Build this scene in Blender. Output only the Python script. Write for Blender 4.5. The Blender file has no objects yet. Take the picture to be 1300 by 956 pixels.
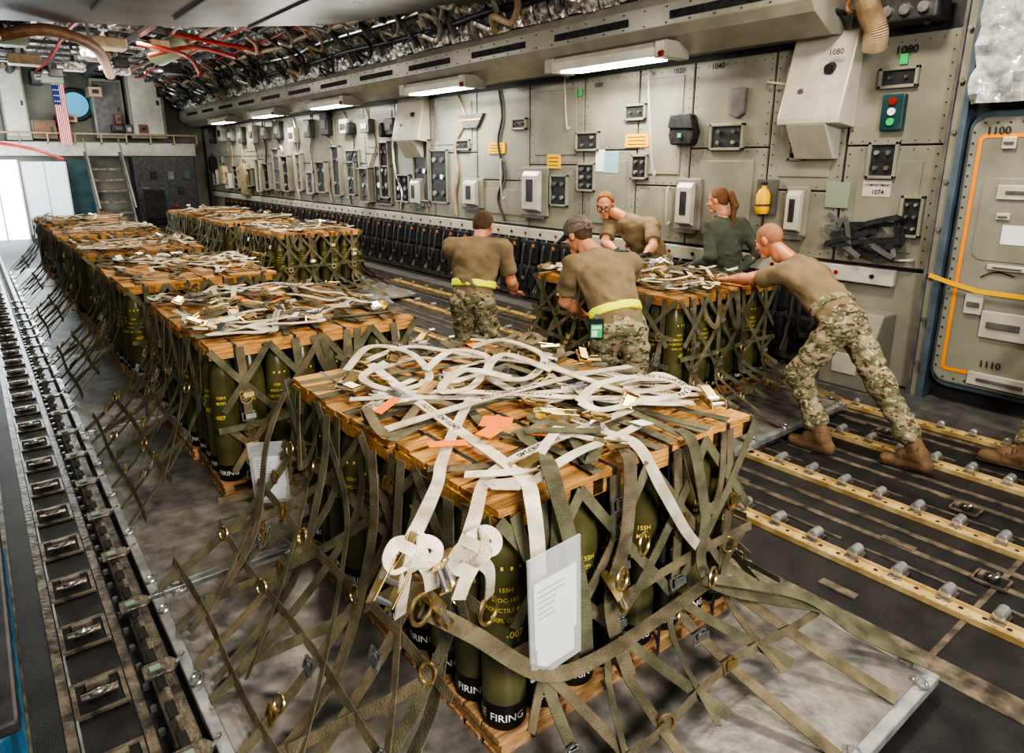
import bpy, bmesh, math, random
import numpy as np
from mathutils import Vector as V, Matrix
R = random.Random(11)
C = bpy.context.scene.collection
PI = math.pi
# ---------------------------------------------------------------- camera model
FPX = 858.0; TH = math.atan(228/858.0); YAW = math.radians(38.25); CAMZ = 2.3
ct, st, cyw, syw = math.cos(TH), math.sin(TH), math.cos(YAW), math.sin(YAW)
def ray(px, py):
    u = 433-py; h = FPX*ct+u*st; z = -FPX*st+u*ct; r = px-650
    return V((h*syw+r*cyw, h*cyw-r*syw, z))
def at(px, py, x=None, y=None, z=None):
    d = ray(px, py)
    if x is not None: t = x/d.x
    elif y is not None: t = y/d.y
    else: t = (z-CAMZ)/d.z
    return V((d.x*t, d.y*t, CAMZ+d.z*t))
# ---------------------------------------------------------------- materials
def mat(name, c1, c2=None, scale=8, rough=.6, metal=0, bump=0, bscale=None, stretch=(1,1,1), lo=.35, hi=.65, const=False, alpha=1, emit=0, detail=4, spec=.5, vary=0):
    m = bpy.data.materials.new(name); m.use_nodes = True
    nt = m.node_tree; b = nt.nodes['Principled BSDF']
    b.inputs['Roughness'].default_value = rough; b.inputs['Metallic'].default_value = metal
    b.inputs['Base Color'].default_value = (*c1, 1)
    b.inputs['Specular IOR Level'].default_value = spec
    if alpha < 1: b.inputs['Alpha'].default_value = alpha
    if emit:
        b.inputs['Emission Color'].default_value = (*c1, 1); b.inputs['Emission Strength'].default_value = emit
    if c2 or bump:
        tc = nt.nodes.new('ShaderNodeTexCoord'); mp = nt.nodes.new('ShaderNodeMapping')
        mp.inputs['Scale'].default_value = stretch
        nt.links.new(tc.outputs['Object'], mp.inputs['Vector'])
    if vary: oi = nt.nodes.new('ShaderNodeObjectInfo')
    if c2:
        n = nt.nodes.new('ShaderNodeTexNoise'); n.inputs['Scale'].default_value = scale; n.inputs['Detail'].default_value = detail
        if vary:
            n.noise_dimensions = '4D'; mu = nt.nodes.new('ShaderNodeMath'); mu.operation = 'MULTIPLY'; mu.inputs[1].default_value = 30
            nt.links.new(oi.outputs['Random'], mu.inputs[0]); nt.links.new(mu.outputs[0], n.inputs['W'])
        nt.links.new(mp.outputs[0], n.inputs['Vector'])
        cr = nt.nodes.new('ShaderNodeValToRGB'); nt.links.new(n.outputs['Fac'], cr.inputs['Fac'])
        cr.color_ramp.elements[0].position = lo; cr.color_ramp.elements[0].color = (*c1, 1)
        cr.color_ramp.elements[1].position = hi; cr.color_ramp.elements[1].color = (*c2, 1)
        if const: cr.color_ramp.interpolation = 'CONSTANT'
        out = cr.outputs[0]
        if vary:
            hs = nt.nodes.new('ShaderNodeHueSaturation'); mr = nt.nodes.new('ShaderNodeMapRange'); mr.inputs[3].default_value = 1-vary; mr.inputs[4].default_value = 1+vary*.6
            nt.links.new(oi.outputs['Random'], mr.inputs[0]); nt.links.new(mr.outputs[0], hs.inputs['Value']); nt.links.new(out, hs.inputs['Color']); out = hs.outputs[0]
        nt.links.new(out, b.inputs['Base Color'])
    if bump:
        n2 = nt.nodes.new('ShaderNodeTexNoise'); n2.inputs['Scale'].default_value = bscale or scale*3
        nt.links.new(mp.outputs[0], n2.inputs['Vector'])
        bp = nt.nodes.new('ShaderNodeBump'); bp.inputs['Strength'].default_value = bump; bp.inputs['Distance'].default_value = .02
        nt.links.new(n2.outputs['Fac'], bp.inputs['Height']); nt.links.new(bp.outputs[0], b.inputs['Normal'])
    return m
def camo(name, cols=((.31,.255,.165),(.15,.155,.08),(.085,.055,.03),(.46,.40,.28)), sc=(9,19,26)):
    m = mat(name, cols[0], rough=.92, bump=.6, bscale=12); nt = m.node_tree; b = nt.nodes['Principled BSDF']
    tc = nt.nodes.new('ShaderNodeTexCoord'); prev = None
    for i in range(3):
        mp = nt.nodes.new('ShaderNodeMapping'); mp.inputs['Location'].default_value = (3.1*i,1.7*i,5.3*i); mp.inputs['Scale'].default_value = (1,1,1.7)
        nt.links.new(tc.outputs['Object'], mp.inputs[0]); n = nt.nodes.new('ShaderNodeTexNoise'); n.inputs['Scale'].default_value = sc[i]; n.inputs['Detail'].default_value = 3
        nt.links.new(mp.outputs[0], n.inputs['Vector']); cr = nt.nodes.new('ShaderNodeValToRGB'); nt.links.new(n.outputs['Fac'], cr.inputs[0])
        th = (.50,.575,.6)[i]; cr.color_ramp.elements[0].position = th-.02; cr.color_ramp.elements[1].position = th+.02
        mx = nt.nodes.new('ShaderNodeMix'); mx.data_type = 'RGBA'; nt.links.new(cr.outputs[0], mx.inputs[0])
        if prev is None: mx.inputs[6].default_value = (*cols[0],1)
        else: nt.links.new(prev, mx.inputs[6])
        mx.inputs[7].default_value = (*cols[i+1],1); prev = mx.outputs[2]
    nt.links.new(prev, b.inputs['Base Color']); return m
M = {}
M['wood'] = mat('wood_orange', (.30,.13,.035), (.82,.44,.14), scale=6, rough=.65, stretch=(1.2,14,14), bump=.6, vary=.4, lo=.28, hi=.7, detail=8)
M['woodp'] = mat('wood_pale', (.30,.16,.065), (.58,.35,.17), scale=5, rough=.75, stretch=(1.2,14,14), bump=.3, vary=.3)
M['olive'] = mat('olive_paint', (.078,.074,.028), (.128,.118,.048), scale=6, rough=.30, vary=.25)
M['band'] = mat('black_band', (.008,.008,.009), rough=.4)
M['net'] = mat('olive_webbing', (.080,.078,.046), (.175,.165,.10), scale=9, rough=.9, bump=.5, bscale=160)
M['netd'] = mat('brown_webbing', (.10,.082,.05), (.21,.175,.11), scale=9, rough=.9, bump=.5, bscale=160)
M['white'] = mat('offwhite_webbing', (.50,.43,.31), (.85,.78,.64), scale=9, rough=.85, bump=.45, bscale=180, vary=.22)
M['brass'] = mat('dull_brass', (.36,.27,.12), (.64,.49,.24), scale=14, rough=.32, metal=.9)
M['steel'] = mat('steel', (.42,.43,.44), (.68,.69,.69), scale=10, rough=.28, metal=.9)
M['rollr'] = mat('roller_steel', (.42,.44,.47), (.66,.67,.68), scale=10, rough=.28, metal=.75)
M['plate'] = mat('worn_aluminium_pallet', (.13,.128,.125), (.33,.31,.275), scale=10, rough=.42, metal=.25, bump=.12, bscale=30, detail=14, lo=.32, hi=.72)
M['plate_rim'] = mat('pallet_rim', (.32,.33,.34), (.62,.62,.6), scale=8, rough=.32, metal=.6)
M['floor'] = mat('black_antiskid', (.008,.008,.009), (.026,.025,.026), scale=6, rough=.45, bump=.4, bscale=220, detail=12)
M['floorg'] = mat('grey_floor_metal', (.07,.06,.05), (.28,.235,.18), scale=10, rough=.34, metal=.4, bump=.2, bscale=40, detail=12)
M['gold'] = mat('cream_roller_channel', (.42,.29,.11), (.70,.55,.28), scale=8, rough=.38, metal=.25, detail=8)
M['wall'] = mat('wall_greige', (.20,.20,.165), (.27,.265,.22), scale=2.5, rough=.38, bump=.06, bscale=12, detail=6)
M['wall2'] = mat('panel_greige', (.215,.215,.175), (.305,.298,.245), scale=2.2, rough=.28, detail=8, bump=.05, bscale=6)
M['trough'] = mat('trough_beige', (.27,.262,.22), (.34,.33,.28), scale=3, rough=.28)
M['pale'] = mat('pale_plastic', (.44,.43,.37), (.54,.525,.46), scale=5, rough=.3)
M['dark'] = mat('dark_grey', (.02,.021,.023), (.05,.05,.055), scale=9, rough=.45)
M['black'] = mat('black_fabric', (.008,.008,.010), (.03,.03,.034), scale=14, rough=.8, bump=.4, bscale=60)
M['mid'] = mat('mid_grey', (.09,.09,.09), (.15,.15,.145), scale=7, rough=.45)
M['blue'] = mat('blue_grey_paint', (.065,.10,.135), (.11,.15,.19), scale=5, rough=.4)
M['tote'] = mat('blue_tote', (.02,.09,.17), (.04,.13,.22), scale=5, rough=.4)
M['foil'] = mat('quilted_foil', (.22,.22,.215), (.85,.83,.78), scale=14, rough=.28, metal=.45, bump=1.0, bscale=12, detail=6, lo=.42, hi=.6)
M['wrap'] = mat('plastic_wrap', (.25,.26,.26), (.60,.61,.60), scale=11, rough=.14, metal=.0, bump=1.0, bscale=7, detail=10, lo=.38, hi=.66)
M['yellow'] = mat('yellow', (.88,.48,.01), rough=.5)
M['tape'] = mat('orange_yellow_tape', (.90,.30,.01), rough=.5)
M['neon'] = mat('neon_yellow', (.80,.92,.03), rough=.5, emit=.2)
M['red'] = mat('red', (.22,.012,.008), (.38,.03,.015), scale=6, rough=.35)
M['orange'] = mat('orange_card', (.80,.20,.03), rough=.7)
M['green'] = mat('green', (.05,.5,.15), rough=.5)
M['cyan'] = mat('cyan_glass', (.12,.42,.65), emit=.9)
M['lamp'] = mat('lamp_diffuser', (1,.96,.86), emit=14)
M['paper'] = mat('paper', (.80,.80,.78), rough=.7)
M['film'] = mat('clear_film', (.85,.88,.9), rough=.08, alpha=.28)
M['ink'] = mat('black_ink', (.015,.015,.015), rough=.7)
M['inky'] = mat('yellow_stencil', (.85,.68,.10), rough=.6)
M['inkw'] = mat('white_stencil', (.85,.85,.82), rough=.6)
M['tan'] = mat('tan_tshirt', (.20,.147,.083), (.26,.195,.113), scale=6, rough=.95, bump=1.0, bscale=6)
M['camo'] = camo('multicam_cloth')
M['capc'] = camo('camouflage_cap', ((.17,.13,.105),(.13,.105,.08),(.10,.075,.06),(.22,.175,.145)), (7,12,16))
M['boot'] = mat('coyote_boot', (.13,.075,.037), (.21,.13,.07), scale=12, rough=.85, bump=.4)
M['sole'] = mat('boot_sole', (.05,.033,.02), (.08,.055,.035), scale=12, rough=.8)
M['suit'] = mat('sage_flightsuit', (.060,.070,.052), (.092,.104,.078), scale=5, rough=.9, bump=1.0, bscale=7)
M['skin'] = mat('skin', (.55,.235,.13), (.68,.33,.20), scale=7, rough=.45)
M['skin2'] = mat('skin_ruddy', (.48,.175,.085), (.62,.265,.15), scale=7, rough=.42)
M['hair_red'] = mat('ginger_hair', (.22,.085,.025), (.36,.15,.05), scale=30, rough=.7, stretch=(1,1,4), bump=.6)
M['hair_au'] = mat('auburn_hair', (.13,.055,.022), (.25,.11,.045), scale=30, rough=.6, stretch=(1,1,4), bump=.6)
M['hair_br'] = mat('brown_hair', (.065,.035,.018), (.12,.065,.035), scale=40, rough=.75, bump=.6)
M['hair_st'] = mat('stubble_hair', (.32,.145,.08), (.42,.21,.125), scale=60, rough=.8)
M['eye'] = mat('eye_white', (.8,.78,.74), rough=.2)
M['iris'] = mat('iris', (.05,.06,.07), rough=.2)
M['lip'] = mat('lip', (.5,.17,.13), rough=.5)
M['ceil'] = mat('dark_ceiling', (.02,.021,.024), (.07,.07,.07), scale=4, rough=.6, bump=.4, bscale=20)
M['slab'] = mat('overhead_panel_grey', (.12,.125,.12), (.17,.17,.16), scale=2, rough=.5)
M['hose'] = mat('beige_hose', (.36,.27,.17), (.48,.38,.26), scale=9, rough=.55)
M['brown'] = mat('brown_duct', (.16,.08,.04), (.24,.13,.07), scale=9, rough=.5)
M['whitep'] = mat('white_panel_glow', (.66,.74,.80), rough=.4, emit=.35)  # slight emission added so the white partition reads brighter
M['bright'] = mat('panel_painted_daylight', (.85,.93,1.0), rough=.5, emit=5)  # brightness put into the panel as emission, the partition is no lamp
M['teal'] = mat('teal_dark', (.012,.05,.06), (.03,.09,.10), scale=3, rough=.4)
M['navy'] = mat('navy', (.02,.03,.16), rough=.7)
# ---------------------------------------------------------------- mesh builder
class MB:
    def __init__(s): s.v = []; s.f = []; s.m = []
    def add(s, vs, fs, mi=0):
        o = len(s.v); s.v += [tuple(p) for p in vs]; s.f += [tuple(i+o for i in f) for f in fs]; s.m += [mi]*len(fs); return s
    def box(s, c, d, mi=0, rot=None):
        c = V(c); vs = []
        for i in (-1,1):
            for j in (-1,1):
                for k in (-1,1):
                    p = V((i*d[0]/2, j*d[1]/2, k*d[2]/2))
                    if rot: p = rot @ p
                    vs.append(c+p)
        return s.add(vs, [(0,1,3,2),(4,6,7,5),(0,4,5,1),(2,3,7,6),(0,2,6,4),(1,5,7,3)], mi)
    def bb(s, a, b, mi=0):
        a = V(a); b = V(b); return s.box((a+b)/2, [abs(b[i]-a[i]) for i in range(3)], mi)
    def tube(s, pts, r, n=8, mi=0, cap=True):
        pts = [V(p) for p in pts]; rs = r if isinstance(r, (list,tuple)) else [r]*len(pts)
        vs = []; up = None
        for i, p in enumerate(pts):
            t = (pts[min(i+1,len(pts)-1)]-pts[max(i-1,0)]).normalized()
            if up is None: up = V((0,0,1)) if abs(t.z) < .9 else V((1,0,0))
            a = t.cross(up)
            if a.length < 1e-4: a = t.cross(V((1,.3,0)))
            a.normalize(); b = a.cross(t); up = b
            for k in range(n):
                th = 2*PI*k/n; vs.append(p+(a*math.cos(th)+b*math.sin(th))*rs[i])
        fs = []
        for i in range(len(pts)-1):
            for k in range(n):
                k2 = (k+1) % n; fs.append((i*n+k, i*n+k2, (i+1)*n+k2, (i+1)*n+k))
        if cap: fs += [tuple(range(n)), tuple(range((len(pts)-1)*n, len(pts)*n))]
        return s.add(vs, fs, mi)
    def lathe(s, prof, n=20, c=(0,0,0), mi=0, mis=None):
        c = V(c); vs = []; fs = []; ms = []
        for r, z in prof:
            for k in range(n): vs.append(c+V((r*math.cos(2*PI*k/n), r*math.sin(2*PI*k/n), z)))
        o = len(s.v)
        for i in range(len(prof)-1):
            for k in range(n):
                k2 = (k+1) % n; fs.append((i*n+k, i*n+k2, (i+1)*n+k2, (i+1)*n+k)); ms.append(mis[i] if mis else mi)
        s.v += [tuple(p) for p in vs]; s.f += [tuple(i+o for i in f) for f in fs]; s.m += ms; return s
    def torus(s, c, R0, r, ax=(0,0,1), n=16, m=6, mi=0, sq=1):
        ax = V(ax).normalized(); a = ax.orthogonal().normalized(); b = ax.cross(a); c = V(c); vs = []; fs = []
        for i in range(n):
            th = 2*PI*i/n; d = a*math.cos(th)+b*math.sin(th)*sq
            for j in range(m):
                ph = 2*PI*j/m; vs.append(c+d*(R0+r*math.cos(ph))+ax*(r*math.sin(ph)))
        for i in range(n):
            for j in range(m): fs.append((i*m+j, ((i+1)%n)*m+j, ((i+1)%n)*m+(j+1)%m, i*m+(j+1)%m))
        return s.add(vs, fs, mi)
    def prism(s, poly, axis, a0, a1, mi=0):
        def P(p, a): return {'y': (p[0],a,p[1]), 'z': (p[0],p[1],a), 'x': (a,p[0],p[1])}[axis]
        n = len(poly); vs = [P(p,a0) for p in poly]+[P(p,a1) for p in poly]
        fs = [tuple(range(n)), tuple(range(2*n-1, n-1, -1))]+[(i,(i+1)%n,n+(i+1)%n,n+i) for i in range(n)]
        return s.add(vs, fs, mi)
    def ribbon(s, pts, w, th=.004, side=(-.5,-.85,.1), mi=0, nrm=None, frames=None):
        n = len(pts); vs = []; side = V(side).normalized(); last = None
        for i in range(n):
            t = (pts[min(i+1,n-1)]-pts[max(i-1,0)])
            if t.length < 1e-6: t = V((0,1,0))
            t.normalize()
            if nrm: nn = V(nrm[i]) if isinstance(nrm, list) else V(nrm)
            else: nn = V((0,0,1))*(1-abs(t.z))+side*abs(t.z)
            a = t.cross(nn)
            if a.length < 1e-3: a = last or t.orthogonal()
            a = a.normalized(); last = a; u = a.cross(t).normalized()
            if frames is not None: frames.append((pts[i].copy(), a.copy(), u.copy()))
            for q in (a*w/2+u*th/2, a*w/2-u*th/2, -a*w/2-u*th/2, -a*w/2+u*th/2): vs.append(pts[i]+q)
        fs = [(0,1,2,3), (4*n-1,4*n-2,4*n-3,4*n-4)]
        for i in range(n-1):
            for k in range(4): fs.append((i*4+k, (i+1)*4+k, (i+1)*4+(k+1)%4, i*4+(k+1)%4))
        return s.add(vs, fs, mi)
    def build(s, name, mats, parent=None, smooth=False, bev=0, loc=None):
        me = bpy.data.meshes.new(name)
        org = V(loc) if loc is not None else V((0,0,0))
        me.from_pydata([(p[0]-org.x,p[1]-org.y,p[2]-org.z) for p in s.v], [], s.f)
        if not isinstance(mats, (list,tuple)): mats = [mats]
        for m in mats: me.materials.append(M[m] if isinstance(m, str) else m)
        me.polygons.foreach_set('material_index', s.m)
        b = bmesh.new(); b.from_mesh(me); bmesh.ops.recalc_face_normals(b, faces=b.faces); b.to_mesh(me); b.free()
        if smooth:
            me.polygons.foreach_set('use_smooth', [True]*len(me.polygons)); me.set_sharp_from_angle(angle=math.radians(38))
        me.update()
        o = bpy.data.objects.new(name, me); C.objects.link(o)
        if parent is not None: o.parent = parent
        if loc is not None: o.location = org
        if bev:
            bm = o.modifiers.new('bevel', 'BEVEL'); bm.width = bev; bm.segments = 2; bm.limit_method = 'ANGLE'
        return o
def tag(o, label=None, cat=None, group=None, kind=None):
    if label: o['label'] = label
    if cat: o['category'] = cat
    if group: o['group'] = group
    if kind: o['kind'] = kind
    return o
def empty(name, loc=(0,0,0), label=None, cat=None, group=None, rz=0):
    o = bpy.data.objects.new(name, None); C.objects.link(o); o.location = loc; o.rotation_euler = (0,0,rz); o.empty_display_size = .1
    return tag(o, label, cat, group)
def struct(name, mb, m, parent=None, **k):
    o = mb.build(name, m, parent, **k)
    if parent is None: o['kind'] = 'structure'
    return o
def copy_tree(o, parent=None):
    c = o.copy(); C.objects.link(c)
    if parent is not None: c.parent = parent
    for ch in o.children: copy_tree(ch, c)
    return c
def cr(pts, n=8):
    pts = [V(p) for p in pts]; P = [pts[0]]+pts+[pts[-1]]; out = []
    for i in range(1, len(P)-2):
        a, b, c, d = P[i-1:i+3]
        for k in range(n):
            t = k/n; out.append(.5*((2*b)+(c-a)*t+(2*a-5*b+4*c-d)*t*t+(3*b-a-3*c+d)*t**3))
    out.append(pts[-1]); return out
_tx = {}
def text_vf(s, size):
    if s not in _tx:
        cu = bpy.data.curves.new('txt', 'FONT'); cu.body = s; cu.align_x = 'CENTER'; cu.align_y = 'CENTER'; cu.resolution_u = 2; cu.offset = .010
        o = bpy.data.objects.new('txt', cu); C.objects.link(o); dg = bpy.context.evaluated_depsgraph_get()
        me = o.evaluated_get(dg).to_mesh(); _tx[s] = ([v.co.copy() for v in me.vertices], [tuple(p.vertices) for p in me.polygons])
        o.evaluated_get(dg).to_mesh_clear(); bpy.data.objects.remove(o); bpy.data.curves.remove(cu)
    vs, fs = _tx[s]; return [(v.x*size, v.y*size) for v in vs], fs
def text_flat(mb, s, size, c, ux, uy, off=.002, mi=0):
    vs, fs = text_vf(s, size); ux = V(ux); uy = V(uy); nn = ux.cross(uy).normalized()
    mb.add([V(c)+ux*a+uy*b+nn*off for a, b in vs], fs, mi)
def text_cyl(mb, s, size, rad, z, phi, mi=0):
    vs, fs = text_vf(s, size)
    mb.add([V((math.cos(phi+a/rad)*rad, math.sin(phi+a/rad)*rad, z+b)) for a, b in vs], fs, mi)
def text_ribbon(mb, s, size, frames, s0, mi=0):
    vs, fs = text_vf(s, size); acc = [0]
    for i in range(1, len(frames)): acc.append(acc[-1]+(frames[i][0]-frames[i-1][0]).length)
    out = []
    for a, b in vs:
        q = s0+a; i = 0
        while i < len(acc)-2 and acc[i+1] < q: i += 1
        t = (q-acc[i])/max(1e-6, acc[i+1]-acc[i]); p = frames[i][0].lerp(frames[i+1][0], t)
        out.append(p+frames[i][1]*(-b)+frames[i][2]*.0055)
    mb.add(out, fs, mi)
ordn = ['first','second','third','fourth','fifth','sixth','seventh','eighth','ninth','tenth']+['%dth' % i for i in range(11,80)]
# ================================================================= SETTING
WX = 7.0; YF = 27.0
struct('floor', MB().bb((-.7,-1.5,-.12),(7.1,YF+.1,0)), 'floor')
fm = MB()
for x, w in ((-.02,.04),(.24,.04),(3.22,.16),(4.18,.05),(4.38,.05),(5.12,.05),(5.3,.05),(6.1,.05),(6.28,.06)): fm.bb((x-w/2,-1.5,0),(x+w/2,YF,.006))
for y in np.arange(-1, 26, 1.9): fm.bb((3.2,y,0),(6.4,y+.03,.005))
struct('trim_1', fm, 'floorg')
struct('trim_2', MB().prism([(6.5,0),(6.5,.12),(7.05,.12),(7.05,0)], 'y', -1.5, YF), 'mid')
struct('wall_right', MB().prism([(WX,0),(WX,3.65),(WX+.2,4.4),(WX+.35,4.4),(WX+.25,0)], 'y', -1.5, YF), 'dark')
struct('wall_left', MB().prism([(-.75,0),(-.75,3.6),(-.6,4.4),(-.95,4.4),(-.95,0)], 'y', 1.2, YF), 'wall')
struct('wall_far', MB().bb((-.9,YF,0),(7.3,YF+.2,5.4)), 'wall')
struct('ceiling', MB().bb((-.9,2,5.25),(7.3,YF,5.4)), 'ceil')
arc = [(6.35,4.08),(6.22,4.32),(6.02,4.55),(5.75,4.76),(5.4,4.94),(5.0,5.1)]
ins = MB()
for i in range(len(arc)-1):
    (x0,z0),(x1,z1) = arc[i], arc[i+1]
    y = .5
    while y < YF-.3:
        yj = R.uniform(-.04,.04); sx_ = R.uniform(.55,.8); dp = R.uniform(.05,.11)
        g = [(x0,y,z0),(x0,y+.27,z0),(x1,y+.27,z1),(x1,y,z1)]
        m_ = [V(p)*sx_+V(((x0+x1)/2, y+.135+yj, (z0+z1)/2))*(1-sx_)+V((-dp*.8,0,-dp*.8)) for p in g]
        ins.add([V(p) for p in g]+m_, [(0,1,5,4),(1,2,6,5),(2,3,7,6),(3,0,4,7),(4,5,6,7)]); y += .29
struct('trim_3', ins, 'foil', smooth=True)
pads = MB()
for a in range(12):
    for b in range(36):
        if R.random() < .35: continue
        x = .0+a*.42; y = 12.2+b*.41; dp = R.uniform(.05,.12)
        g = [V((x,y,5.2)),V((x+.39,y,5.2)),V((x+.39,y+.38,5.2)),V((x,y+.38,5.2))]; c_ = V((x+.2,y+.19,5.2))
        pads.add(g+[c_+(p-c_)*.65+V((R.uniform(-.03,.03),R.uniform(-.03,.03),-dp)) for p in g],[(0,1,5,4),(1,2,6,5),(2,3,7,6),(3,0,4,7),(4,5,6,7)])
struct('trim_15', pads, 'foil', smooth=True)
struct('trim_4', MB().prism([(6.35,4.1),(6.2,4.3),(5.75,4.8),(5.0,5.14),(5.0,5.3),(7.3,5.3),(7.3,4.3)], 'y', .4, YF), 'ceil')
fr = MB()
for y in np.arange(2.2, 26.8, 1.16):
    path = [(6.2,y,4.15),(6.0,y,4.42),(5.7,y,4.66),(5.3,y,4.87),(4.9,y,5.02),(3.3,y,5.12),(-.6,y,5.12)]
    for a, b in zip(path[:-1], path[1:]):
        fr.prism([(a[0],a[2]),(b[0],b[2]),(b[0]-.02,b[2]-.1),(a[0]-.07,a[2]-.07)], 'y', y-.03, y+.03)
struct('trim_5', fr, 'mid')
struct('trim_6', MB().prism([(7.05,3.5),(6.62,3.46),(6.3,3.62),(6.22,3.72),(6.22,3.95),(6.3,4.06),(6.5,4.12),(7.1,4.3)], 'y', 3.55, YF), 'trough', bev=.01)
sl = MB(); y = 3.9
while y < 26:
    sl.prism([(6.22,3.78),(6.22,3.86),(6.208,3.86),(6.208,3.78)], 'y', y, y+1.25)
    y += 1.85
struct('trim_7', sl, 'black')
rv = MB()
for y in np.arange(3.65, 26, .31):
    for z in (3.75, 3.91): rv.box((6.214, y, z), (.012,.014,.014))
struct('trim_8', rv, 'dark')
# --------------------------------------------------------------- wall panels
seams = [2.55,3.45,4.3,5.35,6.2,7.2,8.4,9.8,11.2,12.6,14,15.4,16.8,18.2,19.6,21,22.4,23.8,25.2,26.6]
pn = MB(); sc = MB(); rbm = MB()
for i, (a, b) in enumerate(zip(seams[:-1], seams[1:])):
    zs = R.choice((2.0,2.25,2.45))
    for z0, z1 in ((1.31,zs-.008),(zs+.008,3.42)): pn.bb((WX-.03,a+.014,z0),(WX+.01,b-.014,z1))
    pn.bb((WX-.02,a+.01,.14),(WX+.01,b-.01,1.27))
    if i % 2 == 0: rbm.bb((WX-.045,a+.16,1.45),(WX-.028,b-.16,zs-.14))
    else: rbm.bb((WX-.045,a+.14,zs+.14),(WX-.028,b-.14,3.3))
    for z in np.arange(1.38, 3.4, .11):
        for yy in (a+.05, b-.05): sc.box((WX-.032, yy, z), (.008,.012,.012))
    for yy in np.arange(a+.14, b-.1, .12):
        for z in (1.36, 3.36, zs-.04, zs+.04): sc.box((WX-.032, yy, z), (.008,.010,.010))
struct('trim_9', pn, 'wall2', bev=.008); struct('trim_10', sc, 'dark'); struct('trim_14', rbm, 'wall2', bev=.012)
bd = MB().bb((WX-.1,2.8,1.12),(WX-.02,YF-1,1.28)); struct('trim_11', bd, 'pale', bev=.01)
dt = MB()
for i, y in enumerate(np.arange(3.0, 20, .36)): dt.tube([(WX-.1,y,1.2),(WX-.112,y,1.2)], .022, 10, mi=i % 2)
struct('trim_12', dt, ['ink','red'])
def wrect(px0, py0, px1, py1, x=WX-.03):
    pm, qm = (px0+px1)/2, (py0+py1)/2
    return at(px1,qm,x=x).y, at(px0,qm,x=x).y, at(pm,py1,x=x).z, at(pm,py0,x=x).z
X0 = WX-.03
def equip_panel(rect, label, knobs=4, face='dark', rim='wall2', depth=.05, world=None, name='outlet_box'):
    y0, y1, z0, z1 = world or wrect(*rect); t = empty(name, (X0,(y0+y1)/2,z0), label, 'outlet box')
    w = y1-y0; h = z1-z0; m = MB()
    m.bb((-depth,-w/2,0),(0,-w/2+.03,h)).bb((-depth,w/2-.03,0),(0,w/2,h)).bb((-depth,-w/2,0),(0,w/2,.03)).bb((-depth,-w/2,h-.03),(0,w/2,h))
    m.build('frame', rim, t, bev=.005)
    MB().bb((-depth*.5,-w/2+.03,.03),(.0,w/2-.03,h-.03)).build('recess', face, t)
    for k in range(knobs):
        yy = -w/2+.03+(w-.06)*((k % 2)+.5)/2; zz = .03+(h-.06)*((k//2)+.5)/max(1,(knobs+1)//2)
        MB().tube([(-depth*.5,yy,zz),(-depth*.5-.035,yy,zz)], min(w,h)*.08, 10).build('knob', ('mid','steel','wall2','mid')[(k*7+int(y0*10))%4], t, smooth=True)
    return t
for rect, lab, kn in (
    ((733,167,762,192),'small dark outlet box left of the widest yellow placard',3),
    ((903,157,946,191),'dark socket recess on the wall under the grey hanging pad',4),
    ((652,150,670,165),'small socket recess above the first yellow placard from the left',2),
    ((795,132,822,153),'small dark recess above the widest yellow placard',2),
    ((1103,180,1141,227),'switch box above the compartment number plate',4),
    ((1143,248,1173,302),'tall dark instrument box nearest the blue door frame',6),
    ((1118,85,1168,112),'recessed socket beneath the station number near the door frame',2),
    ((578,177,598,191),'small socket box on the wall left of the first placard',2),
    ((734,207,757,243),'dark switch box beneath the blue paper cards',6),
    ((803,196,824,228),'dark switch box under the widest yellow placard',4),
    ((478,210,499,260),'dark control box beside the smaller wedge housing',6),
    ((548,190,570,258),'tall dark recess between the smaller wedge housing and the vents',6),
    ((700,222,722,262),'dark recess right of the middle vent box',4),
    ((440,190,458,215),'framed connector box far along the wall',4),
    ((1003,180,1025,204),'small dark recess left of the big wedge housing base',2)): equip_panel(rect, lab, kn)
for i, y in enumerate(np.arange(11.3, 25.5, .78)):
    h = R.choice((.75,.95,1.15,.55)); z0 = R.choice((1.42,1.55,1.5)); equip_panel(None, 'framed dark recess on the far right wall, %s beyond the smaller wedge housing' % ordn[i], R.choice((2,4,6)), face=R.choice(('dark','black','dark','mid')), rim=R.choice(('pale','wall2','trough')), depth=R.uniform(.06,.16), world=(y,y+R.uniform(.36,.6),z0,z0+h), name='wall_recess')
for i, y in enumerate(np.arange(11.6, 25.5, 1.05)):
    h = R.uniform(.3,.6); z0 = R.uniform(2.75,2.95); t = empty('equipment_box',(X0,y,z0),'%s equipment box high on the far right wall, %s toward the bulkhead' % (('pale','dark','grey')[i%3],ordn[i]),'box')
    MB().bb((-.16,-.2,0),(0,.2,h*.9)).build('casing',('pale','dark','mid')[i%3],t,bev=.02); MB().bb((-.175,-.13,h*.25),(-.16,.13,h*.6)).build('face',('dark','mid','pale')[i%3],t,bev=.006)
for i in range(14):
    y = 9.2+i*1.1; pts = [V((X0-.03,y+R.uniform(-.25,.25),z)) for z in (3.4,3.0,2.6,2.1,1.7,1.35)]
    tag(MB().tube(cr(pts,5),R.choice((.014,.02,.028)),6).build('wall_cable',R.choice(('dark','hose','steel')),loc=(X0,y,2.4),smooth=True),'vertical cable on the right wall, %s from the smaller wedge housing' % ordn[i],'cable')
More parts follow.
